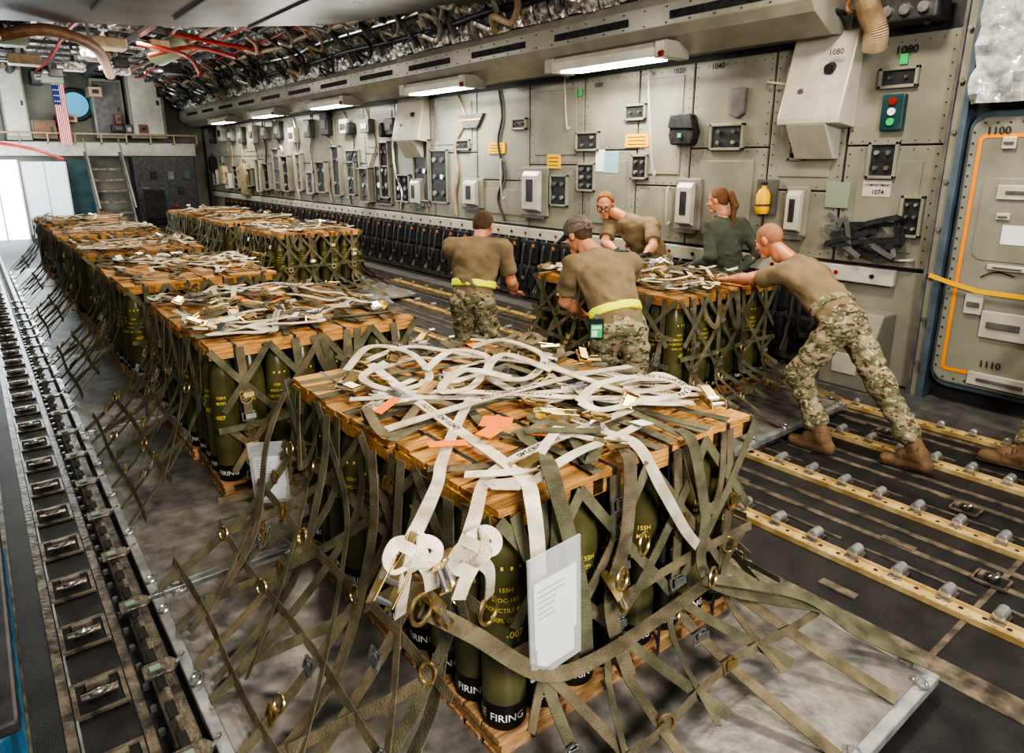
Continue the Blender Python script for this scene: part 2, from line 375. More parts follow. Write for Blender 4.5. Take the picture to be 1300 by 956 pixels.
for rect, lab in (((795,170,825,187),'wide yellow warning placard on the grey wall panel'), ((621,181,642,195),'small yellow placard left of the vent boxes'), ((696,196,712,214),'orange-yellow square placard near the blue paper cards')):
    y0,y1,z0,z1 = wrect(*rect); t = empty('warning_placard', (X0,(y0+y1)/2,z0), lab, 'placard'); w=y1-y0; h=z1-z0
    MB().bb((-.022,-w/2,0),(0,w/2,h)).build('plate','yellow',t)
    m = MB()
    for k in range(3): m.bb((-.0245,-w*.38,h*(.2+.27*k)),(-.022,w*.38,h*(.25+.27*k)))
    m.build('lettering','ink',t)
for rect, lab in (((860,226,892,292),'white air vent box between the leaning men and the woman'), ((999,236,1028,300),'white air vent box behind the pushing man'), ((664,212,698,274),'white air vent box above the man in the middle'), ((590,226,616,264),'white vent box above the man on the left'), ((524,226,540,262),'small white vent box by the smaller wedge housing')):
    y0,y1,z0,z1 = wrect(*rect); t = empty('air_vent', (X0,(y0+y1)/2,z0), lab, 'vent'); w=y1-y0; h=z1-z0
    MB().bb((-.05,-w/2,0),(0,w/2,h)).build('backplate','wall2',t,bev=.02)
    MB().prism([(-.05,.08*h),(-.14,.14*h),(-.14,.82*h),(-.09,.92*h),(-.05,.92*h)], 'y', -w*.3, w*.3).build('hood','pale',t,bev=.01)
    MB().bb((-.146,-w*.12,h*.3),(-.139,w*.12,h*.75)).build('slot','dark',t)
    MB().bb((-.1,-w*.4,-.03),(-.03,w*.4,.02)).build('bracket','mid',t)
def wedge(rect, label, s=1):
    y0,y1,z0,z1 = wrect(*rect); w=y1-y0; h=z1-z0; t = empty('wedge_housing', (X0,(y0+y1)/2,z0), label, 'housing')
    d = .34*s
    MB().prism([(0,.25*h),(-d,.28*h),(-d,.33*h),(-.12*s,h),(0,h)], 'y', -w/2, w/2).build('casing','pale',t,bev=.012)
    MB().prism([(0,0),(-.1*s,.0),(-d,.28*h),(0,.27*h)], 'y', -w*.3, w*.35).build('chute','pale',t,bev=.01)
    MB().tube([(-d*.6,-w*.2,.72*h),(-d*.6-.06,-w*.2,.70*h)], .05*s, 14).build('knob','dark',t,smooth=True)
    MB().tube([(-d*.75,w*.2,.55*h),(-d*.75-.03,w*.2,.54*h)], .03*s, 10).build('bolt','steel',t,smooth=True)
    return t
wedge((1012,44,1090,202),'large pale wedge shaped housing near the blue door frame')
wedge((512,124,546,200),'smaller wedge shaped housing halfway along the right wall',.8)
y0,y1,z0,z1 = wrect(1122,120,1151,166); t = empty('indicator_box',(X0,(y0+y1)/2,z0),'teal indicator box with red and green buttons near the door frame','switch box'); w=y1-y0; h=z1-z0
MB().bb((-.07,-w/2,0),(0,w/2,h)).build('casing','teal',t,bev=.015)
for k, mm in enumerate(('red','paper','green')): MB().tube([(-.07,0,h*(.8-.28*k)),(-.09,0,h*(.8-.28*k))], w*.17, 12).build('button',mm,t,smooth=True)
y0,y1,z0,z1 = wrect(857,144,890,184); t = empty('hanging_pouch',(X0,(y0+y1)/2,z0),'black fabric pouch hanging on the wall panel','pouch'); w=y1-y0; h=z1-z0
MB().prism([(-w*.4,0),(w*.4,0),(w*.5,h*.3),(w*.42,h*.9),(w*.1,h),(-w*.3,h*.95),(-w*.5,h*.4)], 'x', -.13, 0).build('bag','black',t,bev=.02)
MB().prism([(-w*.45,h*.5),(w*.5,h*.55),(w*.42,h*.95),(-w*.35,h*.98)], 'x', -.15, -.13).build('flap','dark',t,bev=.006)
MB().box((-.155,0,h*.3),(.01,.05,.05)).build('patch','green',t)
y0,y1,z0,z1 = wrect(930,112,949,151); tag(MB().prism([(y0,z0+.05),((y0+y1)/2,z0),(y1,z0+.05),(y1,z1),(y0,z1)],'x',X0-.06,X0).build('wall_pad','mid',bev=.015,loc=(X0,y0,z0)),'grey padded cover on the wall above the socket recess','pad')
y0,y1,z0,z1 = wrect(965,230,986,272); t = empty('gas_bottle',(X0-.1,(y0+y1)/2,z0),'yellow portable gas bottle clipped to the wall behind the woman','bottle'); h=z1-z0
MB().lathe([(0,0),(.06,.01),(.075,.05),(.075,h*.6),(.05,h*.75),(.025,h*.8),(.025,h*.9),(0,h*.9)],14).build('cylinder','yellow',t,smooth=True)
MB().box((0,0,h*.93),(.05,.05,h*.1)).build('valve','dark',t); MB().torus((0,0,h*.3),.078,.01).build('clamp','dark',t)
MB().bb((.06,-.12,0),(.09,.12,h*1.05)).build('bracket_plate','mid',t)
M['cyan2'] = mat('pale_blue_card',(.25,.45,.5),rough=.6); M['sage'] = mat('sage_plate',(.25,.30,.22),rough=.5)
for k,(rc,mm,lab) in enumerate((((757,190,768,218),'paper','white paper card clipped on the wall'),((768,192,786,220),'cyan2','pale blue paper card clipped on the wall'),((1049,231,1079,264),'sage','pale green cover plate below the wedge housing'),((1096,229,1132,250),'pale','compartment number plate near the door frame'))):
    y0,y1,z0,z1 = wrect(*rc); tag(MB().bb((X0-.02,y0,z0),(X0,y1,z1)).build('card' if k < 2 else 'cover_plate',mm,bev=.004,loc=(X0,y0,z0)),lab,'card' if k<2 else 'plate')
y0,y1,z0,z1 = wrect(584,143,617,163); t = empty('shelf_bracket',(X0,(y0+y1)/2,z0),'dark folded shelf bracket with yellow stripe high on the wall','bracket'); w=y1-y0; h=z1-z0
MB().prism([(-w*.5,h*.9),(w*.5,h*.9),(w*.25,0),(-w*.25,0)],'x',-.06,0).build('plate','mid',t,bev=.01); MB().bb((-.066,-w*.4,h*.5),(-.06,w*.4,h*.6)).build('stripe','yellow',t)
def wtext(s, px, py, size, label, x=X0-.02, name='station_number', m='ink'):
    p = at(px,py,x=x); mb = MB(); text_flat(mb, s, size, p, (0,-1,0), (0,0,1)); o = mb.build(name, m, loc=p); tag(o, label, 'lettering'); return o
wtext('1080', 1152, 63, .10, 'station number 1080 above the rounded recessed socket'); wtext('1080', 1062, 66, .075, 'station number 1080 on the large wedge housing', x=X0-.29)
wtext('1040', 912, 84, .09, 'station number 1040 above the grey pad'); wtext('1020', 862, 90, .085, 'station number 1020 above the black pouch'); wtext('1000', 760, 108, .085, 'station number 1000 left of the widest placard')
wtext('COMPARTMENT', 1114, 235, .034, 'word COMPARTMENT on the number plate', x=X0-.024); wtext('1074', 1114, 244, .06, 'number 1074 on the compartment plate', x=X0-.024)
for i,(px,py) in enumerate(((1149,75),(738,118),(1020,192))):
    p = at(px,py,x=X0); tag(MB().box((X0-.018,p.y,p.z),(.012,.07,.09)).build('green_marker','green',loc=(X0,p.y,p.z)),['green marker beside the station number by the door frame','green marker on the middle wall panel','green marker under the wedge housing'][i],'marker')
for i,(a,b) in enumerate((((980,105),(1006,108)),((828,98),(833,215)),((850,282),(852,240)),((1140,330),(1160,330)),((1090,320),(1120,322)),((640,205),(641,250)),((722,100),(724,160)))):
    pa, pb = at(*a,x=X0), at(*b,x=X0)
    m = MB().tube(cr([pa, pa+V((-.07,0,0)), pb+V((-.07,0,0)), pb],4), .012, 8)
    tag(m.build('grab_handle','pale',loc=pa,smooth=True),['pale grab handle left of the large wedge housing','long vertical grab rail beside the widest placard','vertical grab rail behind the men','short grab handle low near the door frame','grab handle above the black seats by the pushing man','vertical handle under the small yellow placard','vertical handle near the green middle marker'][i],'handle')
m_ = empty('harness_bundle', at(1095,290,x=WX-.12), 'bundle of black harness straps behind the pushing man', 'harness')
for k in range(9):
    pts = [V((R.uniform(-.08,.0),R.uniform(-.4,.4),R.uniform(-.28,.16))) for _ in range(4)]
    b = MB(); b.ribbon(cr(pts,6), .05, nrm=(-1,.1,.1)); b.build('strap', 'black' if k % 3 else 'mid', m_)
t = empty('step_cabinet', (6.9,3.0,.12), 'grey angular cabinet at floor level right of the pushing man', 'cabinet')
MB().prism([(-.35,0),(-.35,.45),(-.2,.75),(.08,.75),(.08,0)],'y',-.25,.25).build('body','wall2',t,bev=.02); MB().bb((-.36,-.12,.15),(-.345,.12,.35)).build('hatch','pale',t,bev=.005)
def make_seat():
    t = empty('folding_seat', (0,0,0))
    MB().bb((-.13,-.2,.62),(-.05,.2,1.0)).build('backrest','black',t,bev=.03)
    MB().bb((-.2,-.19,.22),(-.1,.19,.6)).build('seat_pad','black',t,bev=.03)
    for s in (-1,1): MB().tube([(-.03,s*.21,.12),(-.05,s*.21,.55),(-.05,s*.21,1.05)],.014,6).build('frame_tube','mid',t); MB().tube([(-.05,s*.21,.5),(-.21,s*.21,.2)],.012,6).build('brace','mid',t)
    for s in (-1,1):
        b = MB(); b.ribbon(cr([(-.06,s*.1,1.04),(-.15,s*.1,.9),(-.2,s*.09,.62),(-.235,s*.05,.45),(-.22,s*.02,.3)],4),.045,side=(-1,0,0),nrm=(-1,0,.05)); b.build('belt','dark',t)
    MB().box((-.245,0,.42),(.02,.07,.05)).build('buckle','steel',t); MB().box((-.135,-.12,.92),(.015,.04,.05)).build('tag_strap','orange',t)
    return t
seat = make_seat()
for i, y in enumerate(np.arange(3.55, 24.5, .47)):
    o = seat if i == 0 else copy_tree(seat); o.location = (WX-.03, y, .1)
    tag(o, 'folded black sidewall seat, %s from the blue door frame' % ordn[i], 'seat', 'folded seats along the right wall')
def make_light():
    t = empty('ceiling_light')
    MB().prism([(-.2,0),(.2,.02),(.22,.1),(-.14,.16),(-.2,.1)],'y',-.85,.85).build('housing','pale',t,bev=.01)
    MB().prism([(-.17,-.028),(.17,-.008),(.17,.015),(-.17,.0)],'y',-.72,.72).build('diffuser','lamp',t)
    for s in (-1,1): MB().box((0,s*.92,.07),(.42,.16,.18)).build('end_box','trough',t,bev=.015)
    MB().tube([(-.2,-.95,.03),(-.24,-.95,.01)],.03,8).build('red_lens','red',t)
    return t
cl = make_light()
for i, y in enumerate((6.15,10.0,14.3,18.2,22.0)):
    o = cl if i == 0 else copy_tree(cl); o.location = (6.38,y,3.42)
    tag(o, ['brightest strip light, nearest the camera, under the duct','second strip light under the duct, above the left man','third strip light under the duct','fourth strip light under the duct','farthest strip light under the duct'][i], 'light', 'strip lights under the right duct')
def pipe(pts, r, m, label, name='overhead_pipe', n=8, corr=False, cat='pipe', group=None):
    P = cr(pts, 26 if corr else 8)
    rr = [r*(1.15 if i % 2 else .95) for i in range(len(P))] if corr else r
    c = P[len(P)//2]
    o = MB().tube(P, rr, n).build(name, m, smooth=not corr, loc=c); return tag(o, label, cat, group)
def wavy(x, z, y0, y1, amp, step=1.1):
    return [(x+R.uniform(-amp,amp), y, z+R.uniform(-amp,amp)*.7) for y in np.arange(y0,y1,step)]
cols = [('red','red'),('dark','black'),('steel','silver'),('hose','beige'),('brown','brown')]
spec = [(6.05,4.28,.035,1),(5.85,4.5,.03,2),(5.6,4.62,.045,3),(5.42,4.74,.025,0),(5.2,4.86,.05,1),(4.9,4.9,.03,0),(4.5,4.95,.06,4),(4.0,4.95,.03,2),(3.4,4.92,.08,1),(2.8,4.95,.035,2),(2.2,4.9,.04,0),(1.5,4.9,.1,1),(.8,4.95,.035,3),(.2,4.9,.05,4)]
wh = ['lowest on the curved shoulder','second up the curved shoulder','third up the curved shoulder','fourth up the curved shoulder','fifth up the curved shoulder','at the top of the curved shoulder','first in from the shoulder','second in from the shoulder','third in from the shoulder','fourth in from the shoulder','over the gap between pallet rows','over the left pallet row','second over the left pallet row','nearest the left wall']
for (x,z,r,k), w_ in zip(spec, wh):
    pipe(wavy(x,z,5,26.8,.05), r, cols[k][0], '%s pipe running along the ceiling, %s' % (cols[k][1], w_))
for i, y in enumerate(np.arange(5.2, 26, .46)):
    x = R.uniform(5.35,6.1); z = 4.9-(x-5.3)*.8; k = R.choice((1,2,2,3,1,2))
    pts = [(x-.3,y-.3,z+.02),(x,y,z-.08),(x+.12,y+.3,z-.22),(x-.05,y+.5,z-.14),(x+.2,y+.75,z-.26)]
    pipe(pts, R.choice((.02,.03,.045)), cols[k][0], '%s looped hose on the foil insulation, %s from the camera' % (cols[k][1], ordn[i]), name='looped_hose', cat='hose')
for i in range(16):
    x = R.uniform(.3,4.8); y = R.uniform(14.8,25); z0 = R.uniform(4.45,4.8); l = R.uniform(.3,.7)
    t = empty('overhead_unit',(x,y,z0),'%s equipment unit hung from the ceiling, %s in the cluster before the bulkhead' % (('silver','black','beige','olive')[i%4],ordn[i]),'equipment unit')
    MB().box((0,0,0),(l,l*.8,.22)).build('casing',('foil','dark','hose','sage')[i%4],t,bev=.03); MB().bb((-.03,-.03,.1),(.03,.03,5.25-z0)).build('hanger','mid',t); MB().tube([(-l*.5,0,0),(-l*.5-.12,0,0)],.06,10).build('connector','steel',t,smooth=True)
for i,(a,b,c_) in enumerate((((175,55),(235,70),(255,95)),((215,42),(330,62),(420,52)),((0,182),(45,190),(80,202)),((190,70),(245,60),(300,72)))):
    pipe([at(*p_,y=yy) for p_,yy in zip((a,b,c_),(17,16,15) if i != 2 else (24,24,24))], .045, 'red', ['red curved hose left of the foil insulation','long red hose under the grey overhead panel','red tube in front of the bulkhead walkway','second red curved hose beside the beige tank'][i], cat='hose')
pipe([at(0,45,y=13.5),at(60,38,y=13.5),at(120,60,y=14.5),at(140,95,y=16)], .09, 'brown', 'thick brown duct under the grey overhead panel at far left', name='air_duct', n=14, cat='duct')
o = MB().lathe([(0,0),(.2,.03),(.3,.15),(.3,1.0),(.2,1.15),(0,1.2)],18).build('gas_tank','sage',smooth=True); o.location = at(192,70,y=18.5); o.rotation_euler = (1.1,.9,.2); tag(o,'olive cylindrical tank among the ceiling pipes','tank')
sp = MB().prism([(-.6,4),(6.0,6.6),(6.05,8.2),(4.95,11.2),(3.3,12.7),(-.6,14.6)], 'z', 4.42, 4.56)
op = empty('stowed_door', (3,9,4.42), 'large flat grey door panel stowed overhead at upper left', 'door')
o = sp.build('door_skin','slab',op,bev=.02); o.location = (-3,-9,-4.42)
for k in range(5):
    o = MB().bb((-.4+k*1.1,6.6+k*.2,4.38),(-.36+k*1.1,12,4.42)).build('seam_strip','dark',op); o.location = (-3,-9,-4.42)
for px, py in ((455,4),(405,32),(130,38)):
    p = at(px,py,z=4.41)-V((3,9,4.42)); MB().box(p,(.14,.08,.03)).build('latch','steel',op)
pipe([at(1098,-15,x=6.5),at(1104,15,x=6.5),at(1112,38,x=6.52),at(1110,62,x=6.6)], .09, 'hose', 'beige corrugated hose hanging at upper right', name='corrugated_hose', n=14, corr=True, cat='hose')
t = empty('junction_box', at(1160,12,x=6.75), 'dark equipment box at the top by the door frame', 'box')
MB().box((0,0,0),(.3,.5,.22)).build('casing','dark',t,bev=.02)
for k in range(3): MB().tube([(-.15,-.15+.15*k,-.02),(-.19,-.15+.15*k,-.02)],.045,10).build('connector','steel',t,smooth=True)
for k in range(5): pipe([at(1055+k*30,-10,x=6.7),at(1050+k*26,8+4*(k%2),x=6.62),at(1075+k*26,18+3*k,x=6.75)],.025,['dark','brown','steel','hose','dark'][k],['black','brown','silver','beige','second black'][k]+' thin hose above the wall at upper right',name='thin_hose',cat='hose')
XP = WX-.16; y0 = at(1212,250,x=XP).y; y1 = at(1192,250,x=XP).y
pr = [(WX,.1),(XP,.1),(XP-.03,1.4),(XP-.03,2.6),(XP+.02,4.2),(WX,4.3)]
fp = empty('frame_post',(WX,(y0+y1)/2,.1),'narrow blue-grey vertical frame post between the wall and the side door','post')
def rel(o, p): o.location = -V(p.location); return o
rel(MB().prism(pr,'y',y0,y0+.05).build('flange','blue',fp,bev=.004),fp)
rel(MB().prism([(x+.05 if x<WX else x,z) for x,z in pr],'y',y0+.05,y1).build('web','wall2',fp),fp)
rel(MB().prism([(x+.02 if x<WX else x,z) for x,z in pr],'y',y1,y1+.03).build('flange','mid',fp,bev=.004),fp)
for k in range(9):
    MB().tube([(XP+.02-WX,.03,.35+.42*k),(XP-WX,.03,.35+.42*k)],.02,10).build('bolt','steel',fp,smooth=True)
rel(MB().bb((X0-.02,y1+.03,.14),(WX,2.56,3.42)).build('infill_strip','wall2',fp),fp)
dy = y0-.04; X1 = WX-.12; ztop = at(1262,148,x=X1).z; zb = .32
d = empty('door_1',(X1,dy,.3)); tag(d,kind='structure')
def rrect(yl, zt, z_b, rad, n=5):
    pts = []
    for k in range(n+1): a = PI/2*k/n; pts.append((yl-rad+rad*math.cos(a), zt-rad+rad*math.sin(a)))
    pts += [(-1.2,zt),(-1.2,z_b)]
    for k in range(n+1): a = PI/2*k/n; pts.append((yl-rad+rad*math.sin(a), z_b+rad-rad*math.cos(a)))
    return pts
rel(MB().prism(rrect(dy+.03,ztop+.05,zb-.05,.16),'x',X1+.01,X1+.1).build('door_seal','blue',d,bev=.01),d)
rel(MB().prism(rrect(dy,ztop,zb,.13),'x',X1-.03,X1+.08).build('door_panel','wall2',d,bev=.02),d)
X1 -= .03; ya = dy-.07
rel(MB().prism(rrect(dy-.16,ztop-.5,zb+1.15,.08),'x',X1-.008,X1).build('upper_skin','wall2',d,bev=.006),d)
dr = MB()
for zz in np.arange(zb+.06, ztop-.05, .09): dr.box((X1-.004,dy-.03,zz),(.008,.014,.014))
for yy in np.arange(dy-.1,-1.1,-.09): dr.box((X1-.004,yy,ztop-.05),(.008,.014,.014)); dr.box((X1-.004,yy,zb+.05),(.008,.014,.014))
o = rel(dr.build('rivet_row','dark',d),d); o['kind'] = 'stuff'
tp = MB(); outl = rrect(ya,ztop-.14,zb+.12,.05); inl = rrect(ya-.032,ztop-.172,zb+.152,.03)
nn_ = len(outl); vs = [(X1-.006,p[0],p[1]) for p in outl]+[(X1-.006,p[0],p[1]) for p in inl]; fs = [(i,(i+1)%nn_,nn_+(i+1)%nn_,nn_+i) for i in range(nn_) if i != 6]
tp.add(vs,fs); rel(tp.build('orange_tape','tape',d),d)
st_ = MB(); st_.ribbon(cr([(X1-.08,dy+.12,1.30),(X1-.05,dy-.2,1.22),(X1-.05,dy-.6,1.2),(X1-.05,-1,1.2)],6),.04,nrm=(-1,0,0)); rel(st_.build('yellow_strap','yellow',d),d)
for (yy,zz,w,h) in ((dy-.5,2.05,.45,.12),(dy-.45,1.42,.3,.05),(dy-.5,.92,.35,.24),(dy-.25,1.08,.14,.18),(dy-.55,.42,.5,.12),(dy-.3,2.45,.1,.1),(dy-.75,2.45,.1,.1),(dy-.35,1.85,.1,.06)):
    rel(MB().bb((X1-.03,yy-w/2,zz-h/2),(X1,yy+w/2,zz+h/2)).build('fitting','pale',d,bev=.008),d)
    rel(MB().bb((X1-.045,yy-w*.35,zz-h*.12),(X1-.03,yy+w*.35,zz+h*.12)).build('fitting_slot','mid',d,bev=.004),d)
for s_,px,py,sz in (('1100',1268,166,.09),('1110',1256,464,.085)):
    mt = MB(); text_flat(mt,s_,sz,at(px,py,x=X1-.012),(0,-1,0),(0,0,1)); rel(mt.build('lettering','ink',d),d)
rel(MB().tube(cr([at(1245,352,x=X1-.01),at(1256,347,x=X1-.01),at(1270,346,x=X1-.01),at(1288,352,x=X1-.01)],5),.006,6).build('arrow_mark','ink',d),d)
rel(MB().bb((X1-.012,dy-.62,1.62),(X1-.004,dy-.36,1.78)).build('instruction_plate','paper',d),d)
q = MB(); zq = ztop+.1; NA, NB = 22, 16
grid = [[V((X1-.06-.10*abs(math.sin(a*.9+1.3*math.sin(b*.8)))-R.uniform(0,.07), y0-.03-a*.075, zq+b*.075)) for b in range(NB)] for a in range(NA)]
q.add([p for row in grid for p in row], [(a*NB+b,(a+1)*NB+b,(a+1)*NB+b+1,a*NB+b+1) for a in range(NA-1) for b in range(NB-1)])
tag(q.build('wrapped_bundle','wrap',smooth=True,loc=(X1,y0,zq)),'clear plastic wrapped silver bundle above the side door','bundle')
# ================================================================= FLOOR FITTINGS
def roller_strip(x, y0, y1, side, label):
    t = empty('roller_track', (x,y0,0), label, 'roller track', 'roller tracks in the floor'); L = y1-y0
    MB().bb((-.055,0,0),(.055,L,.014)).build('channel','gold',t)
    for s in (-1,1): MB().bb((s*.05,0,0),(s*.058,L,.034)).build('flange','gold',t)
    h = MB()
    for i, yy in enumerate(np.arange(.05, min(L,9), .055)):
        xx = -.025 if i % 2 else .025; h.tube([(xx,yy,.014),(xx,yy,.0155)],.013,8)
    h.build('holes','ink',t)
    y = .1
    while y < L:
        xx = side*.09
        m = MB().tube([(xx-.052,y,.044),(xx-.045,y,.044),(xx+.045,y,.044),(xx+.052,y,.044)],[.02,.031,.031,.02],12); m.build('roller','rollr',t,smooth=True)
        MB().box((xx,y,.010),(.14,.075,.018)).build('roller_base','floorg',t,bev=.003)
        y += .25 if y < 7 else .5
    return t
for x, lab in ((3.76,'roller track nearest the front pallet on the right floor'),(4.64,'second roller track from the front pallet'),(5.6,'third roller track, under the pushing man'),(6.42,'roller track closest to the right wall')):
    roller_strip(x, -.3, 12, 1, lab)
ws = MB()
for x in (3.45,4.2,5.1,6.05):
    for y in np.arange(.3, 26, 1.15): ws.bb((x-.03,y-.1,0),(x+.03,y+.1,.012))
for x in (3.98,4.86,5.82):
    for y in np.arange(.5, 12, .75): ws.bb((x-.012,y-.3,0),(x+.012,y+.3,.008))
struct('trim_13', ws, 'floorg')
def ring_pan(x, y, label, name='tie_down_ring', w=.17, g='tie-down ring pans'):
    t = empty(name,(x,y,.006),label,'tie-down ring',g)
    MB().bb((-w/2,-w*.62,0),(w/2,w*.62,.006)).build('pan','ink',t,bev=.004)
    f = MB().bb((-w/2-.018,-w*.62-.018,0),(-w/2,w*.62+.018,.014)).bb((w/2,-w*.62-.018,0),(w/2+.018,w*.62+.018,.014)).bb((-w/2,-w*.62-.018,0),(w/2,-w*.62,.014)).bb((-w/2,w*.62,0),(w/2,w*.62+.018,.014)); f.build('rim','floorg',t)
    MB().tube([(-w*.42,-.02,.03),(w*.42,-.02,.03)],.016,8).build('cross_bar','floorg',t,smooth=True)
    MB().torus((0,-.01,.03),w*.24,.010,(0,.5,1),n=18,sq=.8).build('ring','steel',t,smooth=True)
    MB().box((0,w*.42,.016),(.09,.035,.025)).build('hinge_block','floorg',t)
    return t
pr0 = ring_pan(.11,2.6,'recessed ring pan in the left rail, nearest the camera')
for i in range(1,26):
    o = copy_tree(pr0); o.location = (.11,2.6+.5*i,.006); tag(o,'recessed ring pan in the left rail, %s from the camera' % ordn[i])
for i,(x,y) in enumerate(((4.2,.95),(5.0,1.35),(3.45,.4),(5.95,2.3))):
    o = copy_tree(pr0); o.location = (x,y,.006); o.scale=(.7,.7,1); tag(o,['ring pan between the second and third roller tracks','ring pan just in front of the pushing man','ring pan nearest the bottom right corner','ring pan beside the third roller track near the wall'][i])
lr = empty('side_rail',(.35,1,0),'grey slotted metal guide rail along the left pallet row','rail')
MB().prism([(-.05,0),(-.05,.07),(-.02,.1),(.0,.1),(.0,.04),(.05,.04),(.05,0)],'y',0,24).build('rail_body','floorg',lr)
MB().prism([(-.6,0),(-.6,.02),(-.5,.02),(-.5,0)],'y',0,24).build('outer_strip','floorg',lr)
MB().prism([(-.345,0),(-.345,.012),(-.335,.012),(-.335,0)],'y',0,24).build('inner_strip','plate_rim',lr)
for xx, nm_, mm in ((-.07,'bolt_row','steel'),(-.55,'outer_bolt_row','steel')):
    k = MB()
    for y in np.arange(.1,14,.16): k.tube([(xx,y,0),(xx,y,.024)],.014,6)
    o = k.build(nm_,mm,lr); o['kind'] = 'stuff'
tick = MB()
for y in np.arange(.1,20,.2): tick.box((-.022,y,.094),(.035,.1,.018))
o = tick.build('rail_slots','ink',lr); o['kind'] = 'stuff'
M['lgreen'] = mat('pale_green',(.20,.30,.23),rough=.5)
def make_lock():
    t = empty('rail_lock')
    MB().prism([(-.07,-.05),(.05,-.05),(.08,0),(.05,.05),(-.07,.05)],'z',.095,.115).build('latch_block','floorg',t,bev=.005)
    MB().tube(cr([(.06,-.02,.12),(.09,-.005,.13),(.105,.02,.12)],4),.008,6).build('lever','steel',t,smooth=True)
    MB().box((-.02,0,.118),(.045,.03,.010)).build('green_tab','lgreen',t)
    return t
lk = make_lock()
for i in range(20):
    o = lk if i == 0 else copy_tree(lk); o.location = (.34,2.4+.58*i,0); tag(o,'small metal pallet lock on the left rail, %s from the camera' % ordn[i],'lock','pallet locks on the left rail')
t = empty('storage_tote',(-.4,3.6,0),'blue plastic tote at the left edge of the floor','tote')
MB().bb((-.22,-.95,0),(.22,.95,.34)).build('bin','tote',t,bev=.03)
MB().bb((-.25,-.98,.34),(.25,.98,.40)).build('lid','dark',t,bev=.015)
for y in np.arange(-.8,.85,.2): MB().bb((.22,y-.015,.03),(.24,y+.015,.32)).build('side_rib','tote',t)
MB().bb((.22,-.97,.1),(.245,.97,.13)).build('reinforcing_band','tote',t)
# ================================================================= AMMUNITION STACKS
UW, UL = .735, .37; ZP = .1; SR = .088
prof = [(0,0),(SR-.008,0),(SR,.012),(SR,.118),(SR,.120),(SR,.50),(SR,.60),(SR-.003,.68),(SR-.009,.74),(SR-.018,.79),(SR-.030,.83),(SR-.042,.86),(SR-.046,.88),(0,.88)]
so = MB().lathe(prof,28,mis=[1,1,1,1]+[0]*9).build('projectile',['olive','band'],smooth=True)
RT = SR+.0012
tm = MB(); text_cyl(tm,'FIRING',.046,RT,.062,-PI/2-.05); text_cyl(tm,'BEFORE',.046,RT,.062,-PI/2-1.95); text_cyl(tm,'MOVE',.046,RT,.062,PI/2-.15); tw = tm.build('base_lettering','inkw')
tm = MB()
for k, s in enumerate(('155H','MOC-101','PROJECTILE M795','EXPL OHO')): text_cyl(tm,s,.025,RT,.62-.042*k,-PI/2-.1)
text_cyl(tm,'-007',.040,RT,.43,-PI/2+.3)
for k in range(3): tm.add([V((math.cos(a)*RT,math.sin(a)*RT,z)) for a,z in ((-1.9+k*.4,.70),(-1.78+k*.4,.70),(-1.78+k*.4,.715),(-1.9+k*.4,.715))],[(0,1,2,3)])
ty = tm.build('stencil_lettering','inky')
tm = MB(); text_cyl(tm,'-007',.040,RT,.46,-PI/2-.2); text_cyl(tm,'155H',.028,RT,.60,-PI/2); text_cyl(tm,'M795',.028,RT,.56,-PI/2)
ty2 = tm.build('stencil_lettering','inky')
mesh_shell, mesh_w, mesh_y, mesh_y2 = so.data, tw.data, ty.data, ty2.data
for a in (tw,ty,ty2,so): bpy.data.objects.remove(a)
def lidmesh(seed):
    q = random.Random(seed); l = MB()
    for y in (-.125,0,.125):
        e0 = q.uniform(0,.012); l.bb((-UW/2+e0,y-q.uniform(.050,.057),.045),(UW/2-q.uniform(0,.014),y+q.uniform(.050,.057),.066+q.uniform(0,.008)))
    for x in (-.34,-.115,.115,.34): l.bb((x-.027,-UL/2,-.012),(x+.027,UL/2,.045))
    l.bb((-UW/2,-UL/2,-.015),(-.03,-UL/2+.03,.045)).bb((.03,-UL/2,-.015),(UW/2,-UL/2+.03,.045)).bb((-UW/2,UL/2-.03,-.015),(UW/2,UL/2,.045))
    tmp = l.build('top_board','wood',bev=.004); me = tmp.data; bpy.data.objects.remove(tmp); return me
lids = [lidmesh(i) for i in range(6)]
bs = MB()
for y in (-.125,0,.125): bs.bb((-UW/2,y-.055,.075),(UW/2,y+.055,.1)); bs.bb((-UW/2,y-.045,0),(UW/2,y+.045,.02))
for x in (-.33,0,.33): bs.bb((x-.03,-UL/2,.02),(x+.03,UL/2,.075))
tmp = bs.build('base_pallet','woodp'); mesh_base = tmp.data; bpy.data.objects.remove(tmp)
sb = MB()
sb.prism([(-.188,.02),(-.188,1.053),(.188,1.053),(.188,.02),(.186,.02),(.186,1.051),(-.186,1.051),(-.186,.02)],'x',-.01,.01)
tmp = sb.build('steel_band','dark'); mesh_sb = tmp.data; bpy.data.objects.remove(tmp)
def child(name, me, parent, loc=(0,0,0), rz=0):
    o = bpy.data.objects.new(name, me); C.objects.link(o); o.parent = parent; o.location = loc; o.rotation_euler = (0,0,rz); return o
rown = ['nearest','second','middle','fourth','farthest']
